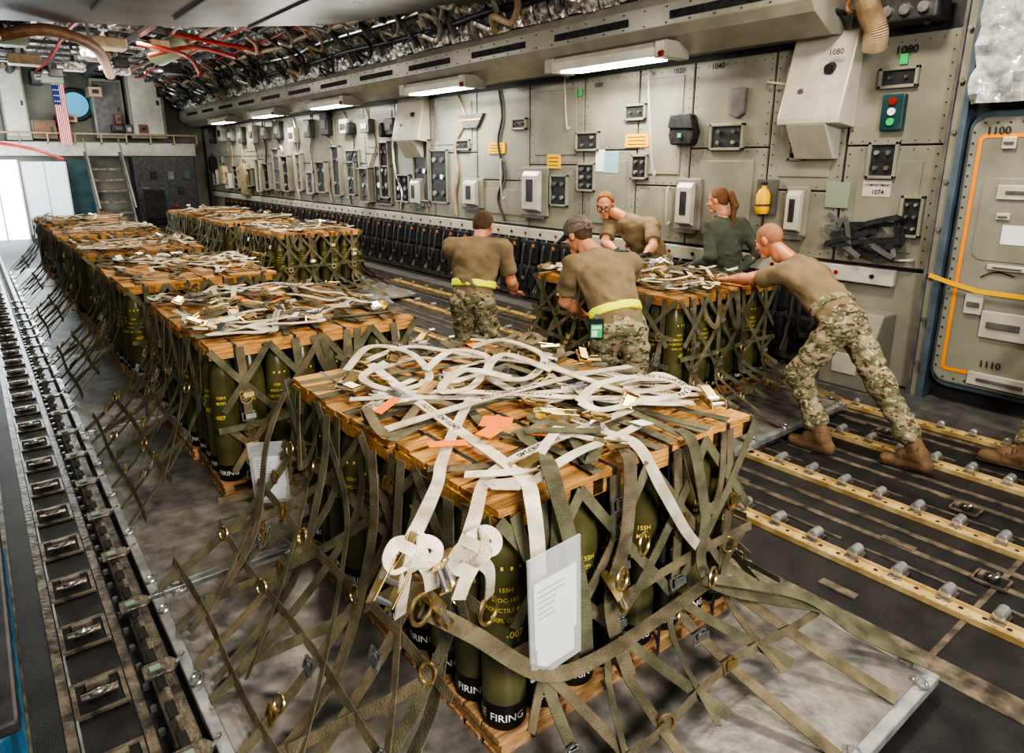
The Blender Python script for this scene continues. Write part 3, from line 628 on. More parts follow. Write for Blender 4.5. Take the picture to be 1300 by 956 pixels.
def stack(sx, sy, sname, texts=True, rows=5, jit=.012):
    for c in range(2):
        for r in range(rows):
            cx, cy = sx+.37+c*.748+R.uniform(-jit,jit)*2, sy+.19+r*.378+R.uniform(-.003,.003)
            u = empty('ammunition_crate',(cx,cy,ZP),'projectile crate, %s row, %s half of %s' % (rown[r],('left','right')[c],sname),'crate','crates on '+sname,rz=R.uniform(-.014,.014))
            child('top_board',R.choice(lids),u,(R.uniform(-.01,.01),0,.98)); child('base_pallet',mesh_base,u)
            for xx in (-.2,.2): child('steel_band',mesh_sb,u,(xx,0,0))
            for i in range(4):
                for j in range(2):
                    ci, rj = c*4+i, r*2+j
                    if not (ci in (0,7) or rj in (0,rows*2-1)): continue
                    rz = -.30 if rj == 0 else (-PI/2+.6 if ci == 0 else PI/2)
                    p = child('projectile',mesh_shell,u,(-.274+i*.183,-.092+j*.184,.1),rz+R.uniform(-.25,.25))
                    if texts and (rj == 0 or ci == 0):
                        child('base_lettering',mesh_w,p); child('stencil_lettering',mesh_y if R.random() < .5 else mesh_y2,p)
def aplate(x0,x1,y0,y1,label):
    t = empty('cargo_pallet',((x0+x1)/2,(y0+y1)/2,.045),label,'pallet','flat metal cargo pallets'); w=x1-x0; l=y1-y0
    MB().bb((-w/2+.05,-l/2+.05,0),(w/2-.05,l/2-.05,.055)).build('deck','plate',t)
    for s in (-1,1): MB().bb((s*(w/2-.06),-l/2,0),(s*w/2,l/2,.05)).build('rim','plate_rim',t,bev=.006); MB().bb((-w/2+.06,s*(l/2-.06),0),(w/2-.06,s*l/2,.05)).build('rim','plate_rim',t,bev=.006)
    for s in (-1,1):
        for k in range(5):
            q = (k-2)/2*.9
            MB().torus((s*(w/2-.03),q*l/2,.065),.03,.007,(s*.4,0,1),n=10).build('tie_ring','steel',t,smooth=True)
            MB().torus((q*w/2,s*(l/2-.03),.065),.03,.007,(0,s*.4,1),n=10).build('tie_ring','steel',t,smooth=True)
    return t
ZT = ZP+1.055
def bucklemesh(m):
    b = MB()
    for s in (-1,1): b.bb((-.045,s*.03-.004,-.004),(.045,s*.03+.004,.006))
    for x in (-.045,0,.045): b.bb((x-.005,-.034,-.002),(x+.005,.034,.010))
    b.prism([(-.02,.006),(.06,.02),(.06,.024),(-.02,.012)],'y',-.02,.02)
    t = b.build('strap_buckle',m); me = t.data; bpy.data.objects.remove(t); return me
bm_ = [bucklemesh('brass'), bucklemesh('steel')]
def net(sx, sy, P, sname, detail=2, rows=5):
    W = 1.5; L = rows*.378+.01; x0,x1,y0,y1 = P
    t = empty('cargo_net',(sx+W/2,sy+L/2,ZT),'olive webbing cargo net draped over '+sname,'net','cargo nets over the stacks')
    org = V((sx+W/2,sy+L/2,ZT))
    def S(side, u, v):
        bul = .018+.03*math.sin(PI*min(1,v*1.1)); z = ZT-.02-(ZT-.135)*(v**.95)
        if side == 'l': a = sx-bul; q = max(0,(v-.30)/.70)**1.4; return V((a+(x0+.04-a)*q, sy+L*u+(u-.5)*.4*q, z))
        if side == 'r': a = sx+W+bul; q = max(0,(v-.5)/.5)**1.4; return V((a+(x1-.04-a)*q, sy+L*u+(u-.5)*.4*q, z))
        if side == 'n': a = sy-bul; q = max(0,(v-.70)/.30)**1.4; return V((sx+W*u+(u-.5)*.6*q, a+(y0+.05-a)*q, z))
        if side == 'f': a = sy+L+bul; return V((sx+W*u, a, z))
    nm = {'l':V((-1,0,.35)),'r':V((1,0,.35)),'n':V((0,-1,.2)),'f':V((0,1,.2))}
    for side in 'lnrf':
        if side == 'f' and detail < 2: continue
        b = MB(); n = {'l':7,'n':4,'r':5,'f':4}[side]; seg = 9 if detail > 1 else 6
        def strap(uv, w=.042, mi=0, off=0):
            pts = [S(side,a+R.uniform(-.002,.002),v)+nm[side]*off for a, v in uv]
            b.ribbon(cr(pts,3), w, .004, nrm=nm[side].normalized()+V((R.uniform(-.1,.1),R.uniform(-.1,.1),0)), mi=mi)
        for i in range(n):
            u = (i+.5)/n; du = R.uniform(-.02,.02); strap([(u+du*v,v) for v in np.linspace(0,1,seg)], .055, R.random()<.4)
        for v in ({'l':(.32,.54,.74,.92)}.get(side,(.5,.86)) if detail > 0 else (.4,.75)):
            ph = R.uniform(0,6); strap([(u, v+.008*math.sin(u*9+ph)) for u in np.linspace(0,1,9)], .042, R.random()<.3, .006)
        for i in range(-1, 5):
            for sg in (1,-1):
                pts = []
                for v in np.linspace(.0,.9,8):
                    u = (i+.0)/4+sg*(v*.58)+(0 if sg > 0 else .25)
                    if -.01 <= u <= 1.01: pts.append((u,v))
                if len(pts) > 2: strap(pts, .044, (i+sg) % 3 == 0, .004 if sg > 0 else .01)
        if detail > 0 and side != 'f':
            for i in range(2 if detail > 1 else 1):
                ua = R.uniform(.03,.75); ub = ua+R.uniform(.08,.2); dv = R.uniform(.2,.4); o_ = R.uniform(.03,.05)
                pts = [S(side,ua+(ub-ua)*q,max(0,dv*math.sin(PI*q)**.7))+nm[side]*(o_*math.sin(PI*q)) for q in np.linspace(0,1,9)]
                b.ribbon(cr(pts,4), .05, .005, nrm=nm[side]+V((R.uniform(-.3,.3),R.uniform(-.3,.3),0)), mi=i%2)
        o = b.build('side_web',['net','netd'],t); o.location = -org
        if detail > 0:
            for i in range(14 if detail > 1 else 5):
                c = S(side,(R.randint(0,n-1)+.5)/n,R.choice((.32,.54,.74,.86)))+nm[side]*.018
                o = MB().torus(c,.034,.006,nm[side]+V((R.uniform(-.4,.4),R.uniform(-.4,.4),0)),n=16).build('ring','brass',t,smooth=True,loc=c); o.location = c-org
            for i in range(16 if detail > 1 else 6):
                c = S(side,(R.randint(0,n-1)+.5)/n,R.uniform(.1,.9))+nm[side]*.012
                o = child('strap_buckle',bm_[i%2],t,c-org); o.rotation_euler = nm[side].to_track_quat('Z','Y').to_euler(); o.scale=(.8,.8,.8)
    b = MB()
    for i in range(14 if detail > 1 else 11):
        horiz = i % 2; q = R.uniform(.04,.96); z0 = ZT+.010+.002*i
        if horiz: pts = [(sx-.02+(W+.04)*k/7, sy+min(L-.03,max(.03,L*q+R.uniform(-.08,.08))), z0+R.uniform(0,.008)) for k in range(8)]
        else: pts = [(sx+min(W-.03,max(.03,W*q+R.uniform(-.08,.08))), sy-.02+(L+.04)*k/7, z0+R.uniform(0,.008)) for k in range(8)]
        b.ribbon(cr(pts,4), .048, .004, mi=R.choice((0,0,1)))
    for i in range(8 if detail > 1 else 5 if detail else 3):
        c = V((sx+R.uniform(.15,1.35),sy+R.uniform(.15,L-.15),ZT+.03)); pts = [c+V((R.uniform(-.2,.2),R.uniform(-.2,.2),R.uniform(0,.05))) for _ in range(7)]
        pts = [V((min(max(p.x,sx),sx+W),min(max(p.y,sy),sy+L),p.z)) for p in pts]
        b.ribbon(cr(pts,5), .046, .004, mi=i%2)
    o = b.build('top_web',['net','netd'],t); o.location = -org
    for i in range([4,14,32][detail]):
        c = V((sx+R.uniform(.05,1.45),sy+R.uniform(.05,L-.05),ZT+R.uniform(.05,.08))); o = child('strap_buckle',bm_[R.random()<.35],t,c-org); o.rotation_euler = (R.uniform(-.4,.4),R.uniform(-.4,.4),R.uniform(0,6)); o.scale = (1.1,)*3
    for i in range([2,5,11][detail]):
        c = V((sx+R.uniform(.08,1.4),sy+R.uniform(.08,L-.08),ZT+R.uniform(.05,.09))); o = MB().box((0,0,0),(R.uniform(.08,.15),R.uniform(.05,.08),.002)).build('shipping_tag',R.choice(('orange','paper','hose','woodp','yellow')),t); o.location = c-org; o.rotation_euler = (R.uniform(-.3,.3),R.uniform(-.3,.3),R.uniform(0,6))
    return t
def loose_straps(sx, sy, sname, n, rows=5, spread=.85, straight=.8):
    W = 1.5; L = rows*.378
    for k in range(n):
        b = MB(); fr_ = []
        kind = R.random(); c = V((sx+W/2+R.uniform(-.5,.5)*W*spread, sy+L/2+R.uniform(-.5,.5)*L*spread, 0))
        if kind < .88:
            a = R.uniform(0,2*PI); p = c.copy(); pts = []
            turn = .12 if R.random() < straight else .9
            for q in range(R.randint(6,9)):
                p = p+V((math.cos(a),math.sin(a),0))*R.uniform(.14,.26); a += R.uniform(-turn,turn)
                if p.x < sx+.05 or p.x > sx+W-.05 or p.y < sy+.05 or p.y > sy+L-.05: a += PI*.8
                p.x = min(max(p.x,sx+.03),sx+W-.03); p.y = min(max(p.y,sy+.03),sy+L-.03)
                pts.append(V((p.x,p.y,ZT+.04+R.uniform(0,.035))))
            b.ribbon(cr(pts,6),.042,.005,frames=fr_)
        else:
            ra, rb2 = R.uniform(.05,.10), R.uniform(.03,.05); rot = R.uniform(0,PI); pts = []; nn = []
            for q in range(40):
                a = q/39*2*PI*1.5; rr = 1+.15*math.sin(3*a)
                x = ra*rr*math.cos(a); y = rb2*rr*math.sin(a)
                p = c+V((x*math.cos(rot)-y*math.sin(rot), x*math.sin(rot)+y*math.cos(rot), ZT+.06+.02*math.sin(a*.7+k)))
                p.x = min(max(p.x,sx+.02),sx+W-.02); p.y = min(max(p.y,sy+.02),sy+L-.02)
                pts.append(p); d_ = p-c; d_.z = 0; nn.append((d_.normalized()*.9+V((0,0,.7))) if d_.length > .01 else V((1,0,.2)))
            b.ribbon(pts,.038,.005,nrm=nn,frames=fr_)
        if kind < .88 and k % 2 == 0: text_ribbon(b,'FSZC12067240 0124',.032,fr_,.5,mi=1)
        o = b.build('cargo_strap',['white','ink'],loc=(c.x,c.y,ZT))
        tag(o,'loose off-white webbing strap tangled on top of '+sname,'strap','loose white straps on '+sname)
def buckle(loc, rz, rx=0, ry=0, label='', group=None, sc_=1):
    t = empty('ratchet_buckle',loc,label,'buckle',group); t.rotation_euler = (rx,ry,rz); t.scale = (sc_,)*3
    for s in (-1,1): MB().prism([(-.07,0),(.07,0),(.09,.02),(.05,.04),(-.06,.03)],'y',s*.03-.0025,s*.03+.0025).build('side_plate','brass',t,bev=.001)
    for x,z,r_ in ((-.05,.015,.008),(0,.02,.011),(.07,.015,.007)): MB().tube([(x,-.034,z),(x,.034,z)],r_,8).build('bar','steel',t,smooth=True)
    MB().prism([(0,.03),(.09,.05),(.12,.045),(.12,.038),(.09,.04),(0,.02)],'y',-.022,.022).build('handle','brass',t,bev=.001)
    return t
def tagcard(loc, w, h, m, label, rot, name='shipping_tag'):
    o = MB().box((0,0,0),(w,h,.002),0).build(name,m); o.location = loc; o.rotation_euler = rot; return tag(o,label,'tag')
stacks = [
 ('the nearest stack',1.22,1.64,(.42,3.05,.8,3.56),True,2,10),
 ('the second stack in the left row',1.04,4.44,(.42,3.05,3.6,6.36),True,2,14),
 ('the third stack in the left row',1.02,7.26,(.42,3.05,6.4,9.16),True,1,13),
 ('the fourth stack in the left row',1.02,10.1,(.42,3.05,9.2,11.96),False,1,11),
 ('the fifth stack in the left row',1.02,12.9,(.42,3.05,12.0,14.76),False,0,9),
 ('the farthest stack in the left row',1.02,15.7,(.42,3.05,14.8,17.56),False,0,8),
 ('the stack being pushed',4.67,3.6,(4.15,6.22,2.77,5.52),True,2,14),
 ('the nearest far right stack',3.8,11.0,(3.2,5.85,10.1,12.86),True,1,11),
 ('the second far right stack',3.8,13.8,(3.2,5.85,12.9,15.66),False,1,9),
 ('the last far right stack',3.8,16.6,(3.2,5.85,15.7,18.46),False,0,8)]
nets = []
for sname,sx,sy,P,tx,det,nl in stacks:
    aplate(P[0],P[1],P[2],P[3],'flat metal cargo pallet under '+sname)
    stack(sx,sy,sname,tx)
    nets.append(net(sx,sy,P,sname,det))
    loose_straps(sx,sy,sname,nl)
def T(px, py, dz=.06): return at(px,py,z=ZT+dz)
def Nf(px, py, y=1.5): return at(px,py,y=y)
hand = [
 ('long off-white strap running diagonally to the front corner and hanging down', [T(470,462),T(520,502),T(580,545),T(635,583),T(668,612,.05),Nf(676,640,1.56),Nf(682,690,1.52),Nf(684,745,1.5)], .055, 'FSZC12067240 01247J'),
 ('off-white strap dropping from the top toward the left knot', [T(600,500,.05),T(575,550,.06),T(560,590,.06),T(556,612,.04),Nf(540,650,1.6),Nf(520,690,1.5)], .045, None),
 ('second off-white strap dropping toward the right knot', [T(800,520,.05),T(700,560,.06),T(640,590,.05),T(615,612,.04),Nf(603,655,1.56),Nf(592,690,1.5)], .045, 'FSZC12067240'),
 ('off-white strap looping from the right edge down the front face', [T(600,470),T(680,510),T(760,545,.06),T(808,565,.04),Nf(840,620,1.56),Nf(868,670,1.54),Nf(885,692,1.54)], .05, 'FSZC1206 LA0'),
 ('wide printed off-white strap laid across the middle toward the right', [T(480,500,.07),T(570,497,.07),T(660,500,.07),T(740,505,.07),T(820,505,.07),T(880,512,.07)], .048, 'FSZC12067240 0124'),
 ('taut off-white strap crossing from the left front to the right back', [T(490,545,.05),T(570,520,.07),T(650,497,.08),T(740,475,.08),T(800,465,.07)], .045, 'FSZC12067240 0124'),
 ('curved off-white strap along the back edge of the top', [T(460,460,.08),T(520,440,.09),T(600,452,.09),T(680,462,.09),T(740,480,.09),T(800,497,.09),T(865,488,.09)], .045, 'FSZC SECURE 0124'),
 ('looped off-white strap standing up at the right back', [T(735,510,.1),T(760,488,.14),T(810,478,.15),T(860,485,.13),T(868,500,.1),T(820,508,.08),T(765,520,.07),T(735,510,.1)], .042, 'CZSZ SCHEZE CAN'),
 ('off-white strap heaped at the left back corner', [T(440,470,.08),T(470,440,.13),T(520,448,.11),T(545,480,.08),T(500,495,.08),T(460,480,.1),T(490,460,.14)], .042, None),
 ('off-white strap twisting through the middle of the heap', [T(540,470,.1),T(575,445,.15),T(620,455,.12),T(600,490,.08),T(560,495,.1),T(590,470,.16),T(650,480,.1)], .042, None),
 ('off-white strap curling around the heap centre', [T(600,440,.1),T(640,432,.15),T(690,452,.12),T(670,480,.09),T(620,475,.12),T(640,450,.17),T(700,470,.1)], .042, 'FSZC1206'),
]
for lab, pts, w, tx in hand:
    b = MB(); frm = []; P_ = cr(pts,9); b.ribbon(P_,w,.006,side=(-.3,-.95,.1),frames=frm)
    if tx:
        Lg = sum((P_[i+1]-P_[i]).length for i in range(len(P_)-1)); text_ribbon(b,tx,.038,frm,Lg*.45,mi=1)
    tag(b.build('cargo_strap',['white','ink'],loc=P_[0]),lab,'strap')
def knot(px, py, y, label, mir=1):
    c = Nf(px,py,y); t = empty('knotted_strap',c,label,'strap'); t.scale = (.72,.72,.72)
    loops = [((0,0,.03),(-.06,-.03,.055),(-.10,-.05,.02),(-.08,-.06,-.02),(.0,-.06,-.005)),
             ((0,-.01,-.01),(.06,-.04,.03),(.11,-.05,-.01),(.08,-.06,-.05),(.0,-.06,-.02))]
    for k, pl in enumerate(loops):
        b = MB(); b.ribbon(cr([(x*mir,yy,z) for x,yy,z in pl],8),.05,.009,nrm=(.1*mir,-1,.8)); b.build('loop','white',t)
    for k, pl in enumerate((((-.055,-.02,.06),(-.01,-.08,.035),(.035,-.085,-.01),(.055,-.03,-.06)),((.055,-.02,.06),(.02,-.085,.03),(-.02,-.09,-.02),(-.055,-.03,-.055)),((-.065,-.02,.0),(-.01,-.10,.0),(.03,-.095,.01),(.07,-.02,.01)))):
        b = MB(); b.ribbon(cr(pl,7),.045,.010,nrm=(0,-1,.2)); b.build('cinch','white',t)
    for k, pl in enumerate((((-.02,-.05,-.02),(-.05*mir,-.07,-.10),(-.065*mir,-.05,-.24)),((.03,-.05,-.02),(.06*mir,-.07,-.09),(.085*mir,-.045,-.19)))):
        b = MB(); b.ribbon(cr(pl,6),.06,.006,nrm=(.3*(1-2*k),-1,0)); b.build('tail','white',t)
knot(515,697,1.48,'knotted off-white strap hanging at the front left of the nearest stack'); knot(595,692,1.45,'knotted off-white strap hanging just left of the front corner pouch',-1)
for i,(px,py,y) in enumerate(((492,735,1.46),(560,728,1.43),(776,755,1.5),(545,775,1.48))):
    buckle(Nf(px,py,y),.4*i+.4,rx=1.2,ry=R.uniform(-.8,.8),label=['brass ratchet buckle below the left knot','brass ratchet buckle between the two knots','brass ratchet buckle right of the paper pouch','brass ratchet buckle low between the knots'][i],sc_=1.1)
for i,(px,py) in enumerate(((440,492),(532,438),(715,533),(905,512),(645,455))):
    buckle(T(px,py,.05),R.uniform(0,3),rx=R.uniform(-.3,.3),label='brass ratchet buckle on top of the nearest stack, '+['at the left back corner','at the back edge','in the middle of the top','at the right corner','behind the strap heap'][i],sc_=1.1)
for i,(px,py,st_i) in enumerate(((270,395,0),(345,372,0),(455,380,0),(235,330,0),(330,325,0),(690,340,1),(760,345,1),(845,352,1))):
    buckle(T(px,py,.05),R.uniform(0,3),label=['brass buckle on the second left stack near its front left','brass buckle at the centre of the second left stack','brass buckle at the right end of the second left stack','brass buckle on the third left stack, left part','brass buckle on the third left stack, right part','brass buckle on the pushed stack between the two men','brass buckle on the pushed stack beside the glove','brass buckle on the pushed stack right of the middle man'][i],sc_=1.0)
tagcard(T(622,548,.09),.14,.07,'orange','orange card tag in the middle of the nearest stack top',(.1,.1,.5)); tagcard(T(568,563,.08),.16,.05,'orange','orange card tag near the front board of the nearest stack',(.05,.1,-.3))
tagcard(T(290,405,.09),.14,.08,'paper','white card on the second left stack',(.1,0,.4)); tagcard(T(430,388,.1),.16,.1,'hose','manila card on the right end of the second left stack',(.1,.1,.2))
heavy = [([T(690,575,.04),Nf(700,600,1.57),Nf(722,680,1.55),Nf(740,760,1.54),Nf(745,850,1.5)],.06),
 ([T(790,570,.04),Nf(800,590,1.57),Nf(795,680,1.55),Nf(775,770,1.52),Nf(800,860,1.48)],.06),
 ([T(860,545,.04),Nf(880,565,1.57),Nf(895,650,1.55),Nf(905,740,1.5),V((2.9,1.2,.25)),V((3.0,.9,.13))],.055),
 ([Nf(535,772,1.5),Nf(600,805,1.48),Nf(690,855,1.42),Nf(760,835,1.42),Nf(850,775,1.46),Nf(905,735,1.48)],.055),
 ([Nf(905,735,1.46),V((2.75,1.3,.35)),V((2.9,1.1,.2)),V((3.03,.85,.13))],.05),
 ([V((1.15,3.4,1.12)),V((1.0,3.3,.9)),V((.85,3.2,.45)),V((.5,3.1,.14))],.06),
 ([V((1.17,2.9,1.14)),V((1.1,2.85,.85)),V((.9,2.8,.4)),V((.5,2.7,.14))],.06),
 ([V((1.15,2.4,1.14)),V((1.08,2.3,.8)),V((.85,2.2,.35)),V((.5,2.1,.14))],.06),
 ([V((1.17,1.85,1.14)),V((1.12,1.8,.8)),V((.98,1.72,.4)),V((.6,1.6,.14))],.06)]
nl_ = nets[0]; norg = V(nl_.location)
for k,(pts,w) in enumerate(heavy):
    hb = MB(); hb.ribbon(cr(pts,8),w,.005,nrm=(-1,-.05,.3) if 5 <= k else None,side=(-.2,-.98,.1),mi=0); o = hb.build('tie_down_web',['net','netd'][k%2],nl_); o.location = -norg
for i,(px,py) in enumerate(((535,774),(905,733),(818,690),(790,735),(620,775))):
    c = Nf(px,py,1.44); o = MB().torus(c,.042,.0065,(.3,-1,.1),n=20).build('ring','brass',nl_,loc=c,smooth=True); o.location = c-norg
def pouch(c, w, h, rz, rx, label, ry=0):
    t = empty('document_pouch',c,label,'pouch'); t.rotation_euler = (rx,ry,rz)
    MB().bb((-w/2,-.004,-h),(w/2,.004,.12*h)).build('plastic_sleeve','film',t)
    MB().bb((-w*.4,-.001,-h*.72),(w*.42,.001,-.05)).build('paper_sheet','paper',t); MB().bb((-w*.36,.0015,-h*.95),(w*.38,.0025,-h*.5)).build('paper_sheet','paper',t)
    m = MB()
    for k in range(6): m.bb((-w*.33,-.0022,-h*(.2+.05*k)),(w*R.uniform(-.1,.25),-.0012,-h*(.207+.05*k)))
    m.build('printed_lines','mid',t)
pouch(Nf(704,712,1.42),.225,.42,0,.02,'clear pouch with white papers hanging at the front of the nearest stack',-.06)
pouch(at(338,570,y=3.6),.2,.36,-.5,.15,'clear pouch with papers hanging at the left side between the first two stacks')
# ================================================================= FAR BULKHEAD
def fbox(px0,py0,px1,py1,y,d):
    a = at(px0,(py0+py1)/2,y=y).x; b = at(px1,(py0+py1)/2,y=y).x; z1 = at((px0+px1)/2,py0,y=y).z; z0 = at((px0+px1)/2,py1,y=y).z
    return a,b,z0,z1
def locker(rc, y, label, m='wall2', dp=.9):
    a,b,z0,z1 = fbox(*rc,y,.3); t = empty('locker',((a+b)/2,y,z0),label,'locker'); w=b-a; h=z1-z0
    MB().bb((-w/2,0,0),(w/2,YF-y-.02,h)).build('body','wall',t,bev=.03); MB().bb((-w*.42,-.03,h*.06),(w*.42,0,h*.94)).build('door',m,t,bev=.02)
    MB().box((w*.3,-.045,h*.5),(.06,.03,.14)).build('latch','dark',t); return t
locker((0,82,34,178),26.0,'tall beige locker at the far left of the bulkhead','pale'); locker((162,84,208,176),26.0,'beige locker with rounded door right of the round window','pale'); locker((40,152,72,176),26.1,'small brown box under the flag on the bulkhead','brown'); locker((118,100,158,176),26.3,'grey equipment rack right of the round window','mid')
for i in range(18):
    px = R.uniform(0,205); py = R.choice((70,78,90,110,145,158)); a,b,z0,z1 = fbox(px,py,px+R.uniform(7,18),py+R.uniform(8,18),25.95,.1)
    t = empty('bulkhead_unit',((a+b)/2,25.95,z0),'small %s unit on the far bulkhead, number %s of the scattered units' % (('black','beige','grey','brown')[i%4],ordn[i]),'equipment unit'); w=b-a; h=z1-z0
    MB().bb((-w/2,0,0),(w/2,1.0,h)).build('casing',('dark','hose','mid','brown')[i%4],t,bev=.02); MB().box((0,-.01,h/2),(w*.5,.02,h*.4)).build('face',('mid','dark','pale','dark')[i%4],t)
a,b,z0,z1 = fbox(-10,180,254,198,25.6,.3)
cw = empty('walkway',((a+b)/2,26.2,z0),'beige walkway beam across the bulkhead above the stairs','walkway'); w = b-a; h = z1-z0
MB().bb((-w/2,0,0),(w/2,.75,h)).build('beam','pale',cw,bev=.02)
MB().tube([(-w/2,-.3,h+.25),(w/2,-.3,h+.25)],.03,6).build('top_rail','hose',cw)
for k in range(9): MB().tube([(-w/2+w*k/8,0.02,h-.05),(-w/2+w*k/8,-.3,h),(-w/2+w*k/8,-.3,h+.25)],.025,6).build('rail_post','hose',cw)
c = at(95,133,y=26.9); pw = empty('round_window',c,'blue lit round window on the bulkhead','window'); MB().tube([(0,.08,0),(0,-.05,0)],.42,24).build('pane','cyan',pw); MB().torus((0,-.05,0),.45,.07,(0,1,0),n=24).build('rim','dark',pw,smooth=True)
a,b,z0,z1 = fbox(70,96,86,184,25.7,.1); fl = empty('flag',(a,25.7,z1),'red white and blue flag hanging vertically on the bulkhead','flag'); w=b-a; h=z1-z0
M['fred'] = mat('flag_red',(.5,.02,.03),rough=.8)
m = MB()
for k in range(13): 
    for q in range(6): m.box((w*(k+.5)/13,.02*math.sin(q*1.3+k*.5),-h*(q+.5)/6),(w/13,.02,h/6),mi=k%2)
m.bb((0,-.05,-h*.42),(w*.54,-.015,0),mi=2)
for i in range(3):
    for j in range(5): m.box((w*(.1+.17*i),-.053,-h*(.05+.08*j)),(.03,.005,.03),mi=1)
m.build('cloth',['fred','paper','navy'],fl)
MB().tube([(-.1,0,.03),(w+.1,0,.03)],.02,6).build('rod','steel',fl); MB().tube([(w*.5,0,.03),(w*.5,1.28,.1)],.02,6).build('rod_bracket','steel',fl)
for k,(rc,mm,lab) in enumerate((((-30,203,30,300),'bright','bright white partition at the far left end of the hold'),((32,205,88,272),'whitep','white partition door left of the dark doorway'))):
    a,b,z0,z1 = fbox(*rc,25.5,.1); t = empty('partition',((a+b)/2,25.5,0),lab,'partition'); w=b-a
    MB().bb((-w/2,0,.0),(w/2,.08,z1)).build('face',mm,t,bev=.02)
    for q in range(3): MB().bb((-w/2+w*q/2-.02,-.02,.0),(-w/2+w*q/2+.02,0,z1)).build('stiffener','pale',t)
a,b,z0,z1 = fbox(90,203,120,275,26.4,.1); struct('door_2',MB().bb((a,26.4,.0),(b,27.0,z1)),'teal')
a,b,z0,z1 = fbox(124,200,170,278,24.2,.1); stt = empty('staircase',((a+b)/2,24.2,0),'grey steep stairs leading to the flight deck','stairs'); w=b-a
for k in range(7): MB().bb((-w/2+.05,.22*k,.33*k+.05),(w/2-.05,.22*k+.3,.33*k+.11)).build('tread','floorg',stt)
for s in (-1,1): MB().prism([(0,0),(.2,0),(1.75,2.6),(1.45,2.6)],'x',s*w/2-.03,s*w/2+.03).build('stringer','mid',stt); MB().tube([(s*w/2,0,.9),(s*w/2,1.5,3.0)],.025,6).build('handrail','wall2',stt)
a,b,z0,z1 = fbox(172,198,250,262,25.2,.1); t = empty('control_station',((a+b)/2,25.2,0),'dark crew console right of the stairs','console'); w=b-a
MB().bb((-w/2,0,0),(w/2,.8,z1)).build('cabinet','dark',t,bev=.03)
for k in range(6): MB().box((-w*.35+w*.14*k,-.02,z1*(.55+.2*(k%2))),(w*.1,.04,.25)).build('instrument',['mid','black','teal'][k%3],t)
for k in range(4): MB().box((-w*.3+w*.2*k,-.05,z1*.35),(.12,.02,.06)).build('lit_button',['green','yellow','red','paper'][k],t)
p_ = at(195,262,y=22.5); t = empty('crew_seat',(p_.x,22.5,0),'black crew seat in front of the console','chair')
MB().box((0,0,.55),(.6,.6,.16)).build('seat','black',t,bev=.05); MB().box((0,-.3,1.1),(.6,.15,.9)).build('backrest','black',t,bev=.05); MB().tube([(0,0,0),(0,0,.5)],.08,8).build('pedestal','mid',t)
for i,(px,py,mm) in enumerate(((312,228,'camo'),(285,222,'hose'),(488,165,'black'),(445,163,'black'),(270,208,'black'))):
    p = at(px,py,x=WX-.14); t = empty('hanging_gear',p,['camouflage jacket hanging far along the right wall','tan bag hanging far along the right wall','black gear bag hanging under the third light','small black gear bag left of the other','dark bag hanging near the bulkhead end'][i],'bag')
    h = [.95,.6,.28,.25,.5][i]; MB().prism([(-h*.3,-h*.5),(h*.3,-h*.5),(h*.34,h*.2),(h*.15,h*.5),(-h*.15,h*.5),(-h*.34,h*.2)],'x',-.1,.1).build('body',mm,t,bev=.03); MB().torus((0,0,h*.55),h*.1,.015,(1,0,0)).build('loop','dark',t)
# ================================================================= PEOPLE (signed distance bodies)
def surfnet(Fv, o, h):
    n = tuple(s-1 for s in Fv.shape); acc = np.zeros(n+(3,)); cnt = np.zeros(n)
    def cor(i,j,k): return Fv[i:i+n[0], j:j+n[1], k:k+n[2]]
    for ax in range(3):
        ot = [q for q in range(3) if q != ax]
        for u in (0,1):
            for v in (0,1):
                of = [0,0,0]; of[ot[0]] = u; of[ot[1]] = v; a = cor(*of); o2 = list(of); o2[ax] = 1; b = cor(*o2)
                m = (a < 0) != (b < 0); t = np.where(m, a/np.where(m, a-b, 1), 0)
                for q in range(3): acc[...,q] += m*(of[q] + (t if q == ax else 0))
                cnt += m
    vm = cnt > 0; idx = -np.ones(n, int); idx[vm] = np.arange(vm.sum())
    vs = (np.argwhere(vm)+acc[vm]/cnt[vm][:,None])*h+np.array(o)
    S = Fv < 0; faces = []
    for ax in range(3):
        u, v = [q for q in range(3) if q != ax]
        sl0 = [slice(None)]*3; sl1 = [slice(None)]*3; sl0[ax] = slice(0,-1); sl1[ax] = slice(1,None)
        m = S[tuple(sl0)] != S[tuple(sl1)]
        P = np.argwhere(m); P = P[(P[:,u] > 0)&(P[:,v] > 0)&(P[:,u] < Fv.shape[u]-1)&(P[:,v] < Fv.shape[v]-1)]
        eu = np.zeros(3,int); eu[u] = 1; ev = np.zeros(3,int); ev[v] = 1
        q = [idx[tuple((P+d).T)] for d in (0*eu, -eu, -eu-ev, -ev)]
        faces.append(np.stack(q,1))
    return vs, np.concatenate(faces)
